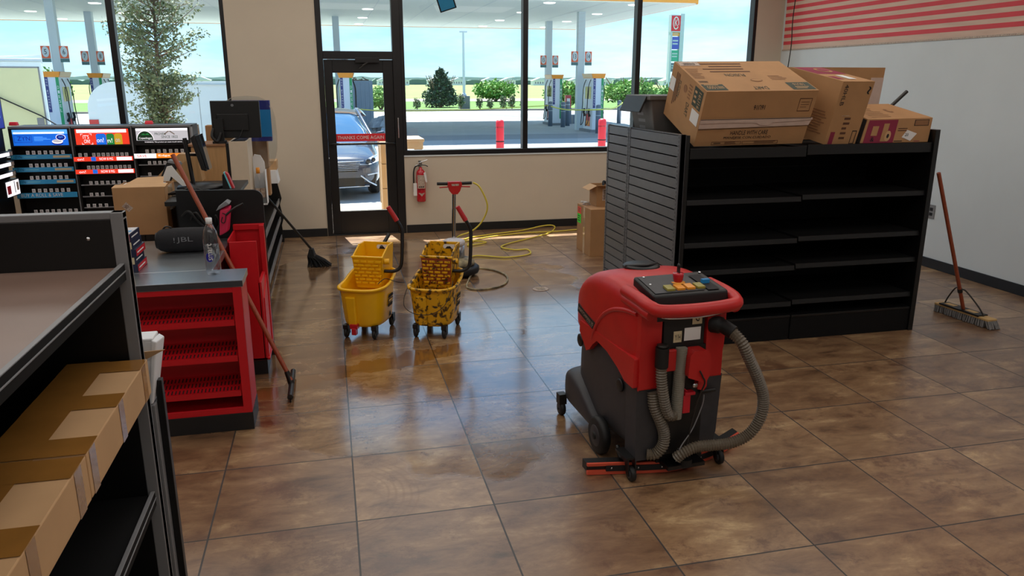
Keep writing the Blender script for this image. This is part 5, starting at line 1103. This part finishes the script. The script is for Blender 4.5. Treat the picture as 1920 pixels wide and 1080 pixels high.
# canopy with lights
CX0, CX1, CY0, CY1, CH = -24, 13.45, 27.6, 42, 4.6
t = thing('station_canopy', 'white underside of the big fuel station canopy with orange fascia', 'canopy', (0, 34, CH))
MB().box(CX0, CX1, CY0 - 34, CY1 - 34, 0, .12, 'canopy_white').build('soffit', t)
b = MB()
for x in range(int(CX0), int(CX1), 2): b.box(x, x + .02, CY0 - 34, CY1 - 34, -.004, 0, 'column_white')
b.build('soffit_joints', t)
b = MB().box(CX0, CX1, CY0 - 34.06, CY0 - 34, .04, .9, 'canopy_orange').box(CX1, CX1 + .06, CY0 - 34.06, CY1 - 34, .0, .9, 'canopy_orange').box(CX0, CX1, CY1 - 34, CY1 - 33.94, -.02, .9, 'canopy_orange'); b.build('fascia', t)
for x in (11.3, 8.05, 1.8, -1.9, -8.0, -11.5):
    for y in (28.3, 32.4, 36.7, 40.7):
        MB().lathe([(0, -.02), (.2, -.02), (.22, 0), (0, 0)], (x, y - 34, 0), 'lit_lamp', 16).build('canopy_light', t)
def column(x, y, n1, lb):
    c = thing('canopy_column', lb, 'column', (x, y, G))
    MB().box(-.14, .14, -.14, .14, 0, CH - G, 'column_white').build('shaft', c)
    for sx, s in ((-1, n1), (1, n1 + 1)):
        b = MB(); x0 = -.44 if sx < 0 else .15; w_, z0, z1 = .29, 2.50 - G, 3.05 - G
        b.box(x0, x0 + w_, -.17, -.14, z0, z1, 'column_white'); q = fq_front(x0, x0 + w_, -.171, z0, z1)
        b.decal(q, .0, .24, 1, 1, 'sign_orange', .004); b.decal(q, 0, 0, 1, .22, 'sign_teal', .004); b.disc(q, .5, .64, .40, .34, 'column_white', .008); b.text(str(s), q, .36 if s < 10 else .27, .48, .64 if s < 10 else .73, .80, 'ink_black', .012)
        b.build('number_sign', c)
for x, y, n1 in ((10.34, 31.6, 13), (10.45, 36.8, 15), (.60, 36.4, 9), (-9.24, 31.5, 5), (-9.29, 36.4, 7)):
    column(x, y, n1, 'white canopy column carrying pump numbers %d and %d' % (n1, n1 + 1))

def pump(x, y, lb, side=-1, non='pump_blue'):
    t = thing('fuel_pump', lb, 'fuel pump', (x, y, G), 0, 'fuel pumps under the canopy')
    MB().box(-.32, .32, -.1, 1.35, 0, .10, 'kerb').build('island_plinth', t)
    MB().box(-.225, .225, 0, 1.15, .10, 2.12, 'pump_white').build('housing', t, bevel=.01)
    b = MB().hexa([(-.24, -.02, 2.10), (.24, -.02, 2.10), (.24, 1.17, 2.10), (-.24, 1.17, 2.10), (-.30, -.05, 2.28), (.28, -.05, 2.28), (.28, 1.2, 2.28), (-.30, 1.2, 2.28)], 'pump_orange')
    sx = side; b.hexa([(sx * .25 - .005, .0, 2.11), (sx * .25 + .005, 0, 2.11), (sx * .25 + .005, 1.15, 2.11), (sx * .25 - .005, 1.15, 2.11), (sx * .31 - .005, -.03, 2.27), (sx * .31 + .005, -.03, 2.27), (sx * .31 + .005, 1.18, 2.27), (sx * .31 - .005, 1.18, 2.27)], 'pump_peach'); b.build('top_cap', t)
    q = fq_front(-.225, .225, -.003, .10, 2.12); b = MB(); b.decal(q, .02, .42, .24, .99, 'pump_blue', .004); b.decal(q, .76, .10, .98, .99, 'pump_green', .004)
    for i, ch in enumerate('NON ETHANOL'):
        if ch != ' ': b.text(ch, q, .08, .935 - i * .046, .18, .965 - i * .046, 'paper', .006)
    for i, ch in enumerate('DIESEL'): b.text(ch, q, .81, .80 - i * .075, .93, .85 - i * .075, 'paper', .006)
    b.build('end_graphics', t)
    for s_ in (-1, 1):
        b = MB(); X = s_ * .226; q = fq_left(X, .05, 1.1, .15, 2.0) if s_ < 0 else fq_right(X, .05, 1.1, .15, 2.0)
        b.decal(q, .15, .62, .85, .88, 'screen_dark', .004); b.decal(q, .3, .04, .8, .30, 'sign_red', .004); b.decal(q, .34, .05, .76, .16, 'pump_orange', .006); b.build('side_graphics', t)
        for yy in (.25, .85):
            MB().tube([(s_ * .24, yy, .62), (s_ * .31, yy, .75), (s_ * .28, yy, .92)], .045, 'black_rubber', 8).build('nozzle', t)
            MB().tube(smooth_path([(s_ * .24, yy, 2.05), (s_ * .34, yy, 1.7), (s_ * .34, yy + .08, 1.0), (s_ * .38, yy + .1, .4), (s_ * .42, yy, .25), (s_ * .34, yy - .05, .4), (s_ * .31, yy, .70)]), .016, 'black_rubber', 6).build('hose', t)
pump(10.57, 29.9, 'fuel pump with blue NON ETHANOL and green DIESEL strips, nearest right one', -1)
pump(10.45, 35.2, 'fuel pump partly behind the window mullion under numbers 15 and 16', -1)
pump(.76, 29.9, 'fuel pump with green DIESEL strip seen through the door glass', 1)
pump(-8.95, 29.6, 'fuel pump beside the cream box truck at left', 1)
pump(-8.9, 34.7, 'fuel pump partly behind the left window mullion', 1)
def post(name, x, y, mat, r, h, lb, cat, grp):
    o = thing(name, lb, cat, (x, y, G), 0, grp)
    MB().lathe([(0, 0), (r, 0), (r, h - .06), (r * .9, h - .02), (r * .5, h), (0, h + .005)], (0, 0, 0), mat, 18).build('post', o)
    MB().lathe([(r + .004, h * .62), (r + .004, h * .62 + .02)], (0, 0, 0), 'ink_black' if mat == 'bollard_red' else 'column_white', 18).lathe([(r + .004, h * .86), (r + .004, h * .86 + .025)], (0, 0, 0), 'ext_red' if mat == 'bollard_red' else 'column_white', 18).build('band', o)
for x, y, lb in ((3.51, 16.0, 'red bollard outside, left one of the pair beyond the window'), (5.77, 16.0, 'red bollard outside, right one of the pair beyond the window')): post('bollard', x, y, 'bollard_red', .085, 1.20, lb, 'bollard', 'red bollards')
for x, y, lb in ((10.35, 29.2, 'grey bollard directly in front of the nearest right fuel pump'), (10.28, 33.7, 'grey bollard left of the 13 and 14 column, nearer of two'), (10.78, 34.6, 'grey bollard left of the 13 and 14 column, farther of two'), (9.95, 34.6, 'grey bollard beside the pump under numbers 15 and 16'), (13.9, 36.2, 'grey bollard standing right of the nearest right fuel pump'), (-11.0, 42.5, 'grey bollard left of the trailer, left of two'), (-10.3, 42.0, 'grey bollard left of the trailer, right of two')):
    post('bollard', x, y, 'bollard_grey', .10, 1.10, lb, 'bollard', 'grey bollards')
b = MB().tube(smooth_path([(9.95, 34.48, .76), (9.95, 32, .70), (10.30, 29.06, .80), (12.2, 32.4, .74), (14.02, 36.1, .86)]), .028, 'caution', 6); tag(b.build('caution_tape'), 'yellow caution tape strung between the grey bollards at the right pumps', 'tape')
b = MB().tube([(1.10, 29.7, .86), (2.2, 30.6, .74), (6, 32.8, .70), (9.86, 34.6, .80)], .02, 'caution', 6); tag(b.build('caution_tape'), 'yellow caution tape strung past the pump seen through the door', 'tape')
t = thing('litter_box', 'small red box on a dark stand beside column 15', 'box', (11.3, 36.3, G)); MB().box(-.16, .16, -.1, .1, 0, .75, 'bollard_grey').build('stand', t); MB().box(-.14, .14, -.1, .1, .75, 1.35, 'ext_red').box(-.08, .08, -.105, -.1, .85, 1.2, 'paper').build('red_case', t)
t = thing('metal_bench', 'small grey bench frame beyond the bollards at the right pumps', 'bench', (12.0, 36.5, G)); MB().box(-.4, .4, -.2, .2, .35, .42, 'bollard_grey').build('seat', t); MB().box(-.4, -.33, -.2, .2, 0, .35, 'bollard_grey').build('leg', t); MB().box(.33, .4, -.2, .2, 0, .35, 'bollard_grey').build('leg', t)

# price sign
t = thing('pylon_sign', 'tall white pylon sign with red K square and coloured price panels', 'sign', (32.2, 70, G))
MB().box(.45, .85, 0, .5, 0, 8.1, 'column_white').box(-.5, -.3, 0, .5, 0, 7.95, 'column_white').build('frame', t)
MB().box(-.52, .5, -.02, .5, 6.45, 8.0, 'column_white').build('head', t)
b = MB(); q = fq_front(-.47, .45, -.025, 6.55, 7.92); b.decal(q, 0, 0, 1, 1, 'sign_red', .002)
b.disc(q, .5, .52, .33, .42, 'paper', .01); b.disc(q, .5, .52, .25, .34, 'sign_red', .02); b.text('K', q, .36, .32, .70, .76, 'paper', .03); b.decal(q, .62, .3, .9, .38, 'sign_red', .015)
b.build('red_square', t)
for z0, z1, m, nm in ((6.15, 6.42, 'canopy_orange', 'orange_panel'), (4.95, 6.05, 'sign_blue', 'blue_panel'), (3.85, 4.85, 'sign_green', 'green_panel'), (2.9, 3.7, 'bollard_grey', 'grey_panel')):
    b = MB().box(-.3, .42, .05, .45, z0, z1, m); q = fq_front(-.3, .42, .049, z0, z1); b.lines(q, .1, .3, .9, .8, 2, 'column_white', .004); b.build(nm, t)
# light poles
def lpole(x, y, lb, big=True):
    t = thing('light_pole', lb, 'light pole', (x, y, G))
    if big: MB().box(-.38, .38, -.38, .38, 0, .95, 'kerb').build('plinth', t, bevel=.03)
    MB().cyl((0, 0, 0), (0, 0, 5.5), .11, 'column_white', 12, .07).lathe([(0, .95), (.22, .95), (.12, 1.15), (0, 1.15)], (0, 0, 0), 'column_white').build('pole', t)
    MB().box(-.28, .28, -.06, .06, 5.42, 5.52, 'column_white').build('lamp_head', t)
lpole(10.0, 58, 'white lamp post on square concrete plinth in the grass verge')
lpole(-20.9, 58, 'faint pale lamp post at the far left beyond the box truck', False)

# ---- parked vehicles
def sedan():
    t = thing('car', 'dark blue grey sedan parked nose in, seen through the door glass', 'car', (-.06, 13.35, G))
    def ring(y, hw, zb, zt, p=4):
        return superell(0, hw, zb, zt, y, 36, p)
    b = MB(); st = [(0.0, .60, .28, .62), (.03, .74, .24, .68), (.12, .84, .20, .73), (.35, .90, .18, .78), (.8, .925, .18, .86), (1.3, .93, .18, .94), (2.2, .93, .18, .96), (3.4, .93, .18, .97), (4.1, .92, .2, .98), (4.6, .88, .25, .97), (4.8, .75, .32, .9)]
    b.loft([ring(*a) for a in st], 'car_paint'); b.build('body', t)
    b = MB(); cab = [(1.25, .80, .86, .93), (1.6, .76, .86, 1.14), (2.05, .68, .86, 1.37), (2.5, .64, .86, 1.44), (3.2, .63, .86, 1.43), (3.8, .66, .86, 1.28), (4.3, .72, .86, .99)]
    def cr(y, hw, z0, z1):
        return [(-hw - .12, y, z0), (-hw * 1.05, y, (z0 + z1) / 2 + .04), (-hw * .92, y, z1 - .04), (-hw * .7, y, z1), (0, y, z1 + .015), (hw * .7, y, z1), (hw * .92, y, z1 - .04), (hw * 1.05, y, (z0 + z1) / 2 + .04), (hw + .12, y, z0)]
    b.loft([cr(*a) for a in cab], 'car_glass'); b.build('windshield', t)
    b = MB(); b.loft([cr(y, hw, z1 - .05, z1 + .012) for y, hw, z0, z1 in cab[2:6]], 'car_paint'); 
    for sx in (-1, 1): b.tube([(sx * .88, 1.2, .92), (sx * .79, 1.6, 1.10), (sx * .66, 2.05, 1.37), (sx * .62, 2.5, 1.44)], .032, 'car_paint', 8)
    b.build('roof', t)
    b = MB(); q = fq_front(-.52, .52, -.008, .50, .63); b.hexa([(-.50, -.012, .49), (.50, -.012, .49), (.50, .05, .49), (-.50, .05, .49), (-.58, .03, .645), (.58, .03, .645), (.58, .1, .645), (-.58, .1, .645)], 'car_trim')
    for i in range(5): b.tube([(-.56 + .01 * i, .012 - .004 * i, .63 - i * .028), (0, -.03, .62 - i * .028), (.56 - .01 * i, .012 - .004 * i, .63 - i * .028)], .005, 'chrome', 6)
    b.tube(smooth_path([(-.62, .05, .66), (-.4, .01, .655), (0, -.01, .65), (.4, .01, .655), (.62, .05, .66)]), .011, 'chrome', 8); b.build('grille', t)
    b = MB().hexa([(-.62, -.02, .24), (.62, -.02, .24), (.62, .05, .24), (-.62, .05, .24), (-.62, -.015, .38), (.62, -.015, .38), (.62, .05, .38), (-.62, .05, .38)], 'car_trim'); b.tube([(-.7, .0, .24), (0, -.05, .22), (.7, 0, .24)], .012, 'chrome', 6); b.build('lower_grille', t)
    MB().box(-.2, .12, -.035, -.02, .40, .53, 'edge_grey').build('license_plate', t)
    for sx in (-1, 1):
        b = MB(); P_ = [(sx * .55, .03, .60), (sx * .72, .06, .60), (sx * .88, .20, .645), (sx * .90, .42, .74), (sx * .80, .26, .72), (sx * .58, .08, .66)]
        b.add([Vector(p) + Vector((0, -.03, 0)) for p in P_] + [Vector(p) + Vector((0, .12, 0)) for p in P_], [tuple(range(6)), tuple(range(6, 12))] + [(i, (i + 1) % 6, 6 + (i + 1) % 6, 6 + i) for i in range(6)], 'headlamp')
        b.lathe([(0, 0), (.04, 0), (.045, .02), (0, .02)][::-1], (sx * .70, .015, .655), 'screen_dark', 14, 'y').lathe([(0, 0), (.035, 0), (.04, .02), (0, .02)][::-1], (sx * .79, .08, .675), 'screen_dark', 14, 'y'); b.build('headlight', t)
        b = MB().hexa([(sx * .58, -.0, .28), (sx * .80, .06, .26), (sx * .82, .10, .26), (sx * .60, .04, .28), (sx * .62, -.0, .42), (sx * .84, .10, .44), (sx * .85, .14, .44), (sx * .62, .04, .42)], 'car_trim'); b.tube([(sx * .56, -.01, .42), (sx * .70, -.01, .31), (sx * .82, .05, .24)], .016, 'chrome', 6); b.tube([(sx * .68, -.005, .43), (sx * .86, .1, .45)], .012, 'headlamp', 6); b.build('fog_light', t)
        b = MB().hexa([(sx * .93, 1.55, .94), (sx * 1.10, 1.52, .96), (sx * 1.10, 1.62, .96), (sx * .93, 1.62, .94), (sx * .95, 1.56, 1.05), (sx * 1.10, 1.54, 1.07), (sx * 1.10, 1.62, 1.07), (sx * .95, 1.62, 1.05)], 'car_paint'); b.build('mirror', t, bevel=.02)
        for y in (.92, 3.75):
            b = MB(); wheel(b, (sx * .83, y, .33), .33, .22, 'tyre', 'steel'); b.build('wheel', t)
sedan()
t = thing('box_truck', 'cream sided box truck at the far left outside the window', 'truck', (-7.45, 16.30, G), math.radians(17))
b = MB().box(-2.2, 2.28, 0, 2.3, .55, 2.33, 'truck_white'); q = fq_front(-2.2, 2.28, -.003, .55, 2.33); b.decal(q, .01, .02, .985, .93, 'truck_cream', .004); b.frame4(q, .008, .01, .99, .945, .006, 'edge_grey', .006, tv=.012)
b.box(-2.22, 2.3, -.03, 2.32, 2.33, 2.38, 'column_white'); b.box(2.07, 2.19, -.02, .0, 1.15, 1.28, 'edge_grey'); b.build('cargo_box', t, bevel=.01)
b = MB(); b.hexa([(1.0, .3, 2.38), (2.3, .0, 2.38), (2.3, 2.3, 2.38), (1, 2.3, 2.38), (1.0, .5, 2.40), (2.28, .05, 2.45), (2.28, 2.3, 2.45), (1, 2.3, 2.40)], 'column_white'); b.build('roof_spoiler', t)
MB().box(-2.1, 2.1, .2, 2.2, .35, .55, 'car_trim').build('chassis', t)
for x in (-1.6, 1.6):
    for y in (.3, 2.0): b = MB(); wheel(b, (x, y, .42), .42, .26, 'tyre', 'steel'); b.build('wheel', t)
MB().tube([(.75, -.06, 2.10), (2.15, -.06, 1.32), (2.65, -.3, .95)], .014, 'black_rubber', 6).build('strap', t)
t = thing('enclosed_trailer', 'long white enclosed trailer with rounded end behind the young tree', 'trailer', (-1.2, 15.9, G))
b = MB(); pts = [(-3.05, .55), (-3.08, 1.2)] + [(-2.58 - .50 * math.cos(a * PI / 16), 1.46 + .50 * math.sin(a * PI / 16)) for a in range(0, 9)] + [(.05, 1.98), (.1, 1.94), (.1, .55)]
b.prism(pts, 'y', 0, 2.3, 'truck_white'); q = fq_front(-3.0, .1, -.002, .55, 1.9)
for k in range(9): b.decal(q, .1 + k * .1, 0, .1022 + k * .1, .97, 'edge_grey', .002) if k in (5,) else None
b.box(-2.55, .09, -.02, 0, 1.90, 1.92, 'column_white'); b.build('shell', t)
MB().box(-3.08, -2.92, -.015, .0, 1.05, 1.28, 'ext_red').build('tail_lamp', t); MB().box(-2.9, .05, .1, 2.2, .38, .55, 'car_trim').build('chassis', t)
for x in (-1.4, -.6): b = MB(); wheel(b, (x, .15, .36), .36, .22, 'tyre', 'steel'); b.build('wheel', t)
t = thing('storage_container', 'blue grey steel container seen through the door beyond the car', 'container', (.98, 32.4, G))
b = MB().box(0, .88, 0, 2.2, 0, 2.0, 'dumpster')
for k in range(5): b.box(.06 + k * .17, .10 + k * .17, -.03, 0, .1, 1.95, 'dumpster')
b.build('body', t, bevel=.01)
b = MB(); rs = random.Random(8)
for k in range(14): p = Vector((rs.random() * .8, rs.random() * .8, 2.0)); b.tube([p, p + Vector((rs.uniform(-.4, .4), .2, rs.random() * .14))], .02, 'bark', 5)
b.build('timber_offcuts', t)
b = MB(); rs = random.Random(6)
for k in range(26):
    x, y, z, r = 1.75 + rs.random() * .9, 29.8 + rs.random() * 1.6, G + rs.random() * .45, .16 + rs.random() * .14
    b.hexa([(x - r, y - r, z), (x + r, y - r * .8, z), (x + r * .9, y + r, z), (x - r, y + r, z), (x - r * .6, y - r * .6, z + r), (x + r * .5, y - r * .7, z + r * 1.2), (x + r * .6, y + r * .5, z + r), (x - r * .5, y + r * .6, z + r * .8)], 'rubble')
tag(b.build('rubble_heap'), 'grey heap of wrapped rubble beside the steel container', 'heap', kind='stuff')
t = thing('patio_table', 'tan plastic table on the pavement just outside the window', 'table', (1.02, 12.0, -.01))
MB().box(-.30, .38, -.35, .35, .98, 1.03, 'tan_plastic').build('table_top', t, bevel=.015); MB().box(-.28, .36, -.33, .33, .88, .98, 'tan_plastic').build('apron', t)
for x in (-.27, .29):
    for y in (-.32, .26): MB().box(x, x + .06, y, y + .06, 0, .9, 'tan_plastic').build('leg', t)
for k, (z0, z1, lb) in enumerate(((0, .42, 'bottom'), (.425, .76, 'middle'), (.765, 1.04, 'top'))):
    b = MB().box(.690, .93, 10.75, 11.1, z0 - .01, z1 - .012, 'cardboard_light'); tag(b.build('cardboard_box', bevel=.004), lb + ' carton of the stack outside the right edge of the door glass', 'box', 'cartons stacked outside the door')

# ---- plants
def leaves(b, n, centre, rad, size, mats, rs, squash=1., pref=None):
    for i in range(n):
        while True:
            p = Vector((rs.uniform(-1, 1), rs.uniform(-1, 1), rs.uniform(-1, 1)))
            if p.length <= 1 and (p.length > .35 or rs.random() < .4): break
        p = Vector(centre) + Vector((p.x * rad[0], p.y * rad[1], p.z * rad[2]))
        a = Vector((rs.gauss(0, 1), rs.gauss(0, 1), rs.gauss(0, .8))).normalized(); c = a.cross(Vector((rs.gauss(0, 1), rs.gauss(0, 1), rs.gauss(0, 1)))).normalized(); s_ = size * rs.uniform(.6, 1.3)
        b.add([p, p + a * s_ * .5 + c * s_ * .28, p + a * s_, p + a * s_ * .5 - c * s_ * .28], [(0, 1, 2, 3)], mats[int(rs.random() * len(mats))])
def young_tree():
    rs = random.Random(21); t = thing('young_tree', 'young small leaved oak tree with sparse olive foliage outside the left window', 'tree', (-2.42, 12.9, -.05))
    tr = MB(); trunk = smooth_path([(0, 0, 0), (.02, 0, .9), (-.02, .02, 1.6), (.0, 0, 2.4), (.03, .02, 3.2), (.0, 0, 4.2)], 4); tr.tube(trunk, [.045 - .0017 * i for i in range(len(trunk))], 'bark', 8)
    fo = MB()
    for i in range(200):
        z = rs.uniform(.55, 4.2); hw = .40 + .35 * math.exp(-((z - 2.55) / .7) ** 2) if z > 1.1 else .38
        a = rs.uniform(0, 2 * PI); L = hw * rs.uniform(.35, 1.15); p0 = Vector((0, 0, z)); p1 = p0 + Vector((math.cos(a) * L, math.sin(a) * L, L * rs.uniform(.2, .9))); pm_ = p0.lerp(p1, .5) + Vector((0, 0, -.03))
        tr.tube([p0, pm_, p1], [.011, .007, .003], 'bark', 4)
        for k in range(4):
            c = p0.lerp(p1, .4 + .2 * k); leaves(fo, 19, c, (.11, .11, .11), .055, ['leaf_olive', 'leaf_olive', 'leaf_silver'], rs)
    leaves(fo, 60, (.0, 0, 1.35), (.16, .14, .16), .06, ['leaf_brown'], rs)
    tr.build('trunk', t); fo.build('foliage', t)
    for x in (-.55, .5): MB().cyl((x, .05, 0), (x * .9, .05, 1.25), .025, 'bark', 6).build('stake', t)
young_tree()
def shrub(x, y, w_, h, mats, lb, name='shrub', cat='bush', grp=None, n=900, size=.16, seed=1, shape='round', ground=G):
    rs = random.Random(seed); t = thing(name, lb, cat, (x, y, ground), 0, grp); fo = MB(); st = MB()
    for k in range(7 if n > 300 else 4):
        a = rs.uniform(0, 2 * PI); st.tube([(0, 0, 0), (math.cos(a) * w_ * .25, math.sin(a) * w_ * .2, h * .5), (math.cos(a) * w_ * .4, math.sin(a) * w_ * .3, h * .85)], [.03 * h, .02 * h, .008 * h], 'bark', 5)
    if shape == 'cone':
        for k in range(26):
            z = h * (.12 + .85 * k / 26); r = w_ * .5 * (1 - (k / 27) ** 1.5) * rs.uniform(.75, 1.1); leaves(fo, n // 26, (rs.uniform(-.1, .1), 0, z), (r, r, h * .09), size, mats, rs)
        st.cyl((0, 0, 0), (0, 0, h * .9), .05, 'bark', 6)
    else:
        for k in range(14):
            a = rs.uniform(0, 2 * PI); rr = rs.random() ** .5; zz = h * (.3 + .48 * rs.random() * (1 - rr * .6)); leaves(fo, n // 14, (math.cos(a) * rr * w_ * .32, math.sin(a) * rr * w_ * .3, zz), (w_ * .22, w_ * .2, h * .24), size, mats, rs)
    st.build('stem', t); fo.build('foliage', t); return t
shrub(8.75, 61.5, 3.0, 4.6 * .62, ['leaf_dark'], 'dark conical evergreen in the verge left of the lamp post', 'evergreen', 'tree', None, 5200, .26, 3, 'cone')
shrub(16.9, 83 - 4, 4.6, 2.6, ['leaf_green', 'leaf_light'], 'large bright green bush beyond the road right of the lamp post', n=4200, size=.34, seed=4)
shrub(17.6, 57.5, 3.0, 2.4, ['leaf_green', 'leaf_light'], 'bright green bush between the two numbered columns', n=3600, size=.26, seed=5)
shrub(22.6, 57, 4.6, 2.7, ['leaf_green', 'leaf_light'], 'broad green bush just right of the nearest right pump', n=5200, size=.27, seed=6)
shrub(27.0, 58.5, 3.8, 2.3, ['leaf_green'], 'green bush farthest right, below the pylon sign', n=3600, size=.26, seed=16)
shrub(13.9, 96, 2.0, 2.6, ['leaf_green'], 'small round bush in the field behind the lamp post', n=600, size=.25, seed=7)
for i, (x, s_) in enumerate(((6.4, .75), (9.6, 1.0), (11.0, .85), (11.75, .7), (12.7, .85), (13.35, .9), (14.2, .75))):
    nm = ['first', 'second', 'third', 'fourth', 'fifth', 'sixth', 'seventh'][i]
    shrub(x, 57.2 - i * .1, .52, 1.35 * s_, ['leaf_silver', 'leaf_dark'], nm + ' small grey green shrub from the left in the verge row', 'small_shrub', 'shrub', 'small shrubs in the verge', 420, .14, 30 + i)
shrub(-14.0, 45.5, 1.7, 3.0, ['leaf_green', 'leaf_light'], 'leafy sapling between the left numbered columns', 'sapling', 'tree', None, 2600, .22, 9)
shrub(-25.5, 80, 6.0, 3.1, ['leaf_green'], 'distant tree clump left of the trailer', 'distant_tree', 'tree', None, 900, .4, 10)
shrub(3.7, 55.5, 2.2, 2.0, ['leaf_light', 'leaf_green'], 'bright bush seen through the door right of the container', n=2400, size=.22, seed=11)
shrub(-3.3, 12.7, .5, 1.2, ['leaf_silver', 'leaf_light'], 'low weedy plant left of the young tree trunk', n=260, size=.05, seed=12, ground=0)
shrub(-1.45, 12.7, .5, 1.25, ['leaf_silver', 'leaf_light'], 'low weedy plant right of the young tree trunk', n=260, size=.05, seed=13, ground=0)

# unseen awning over the shopfront, its depth and gap shaped to cut the sun
t = thing('sun_cut_awning', 'flat unseen awning over the shopfront, slotted to shape the sun', 'awning', (0, FY + WT, 3.35))
MB().box(-6, 6.3, .0, .25, 0, .08, 'canopy_white').build('inner_slab', t); MB().box(-6, 6.3, .29, .86, 0, .08, 'canopy_white').build('outer_slab', t)
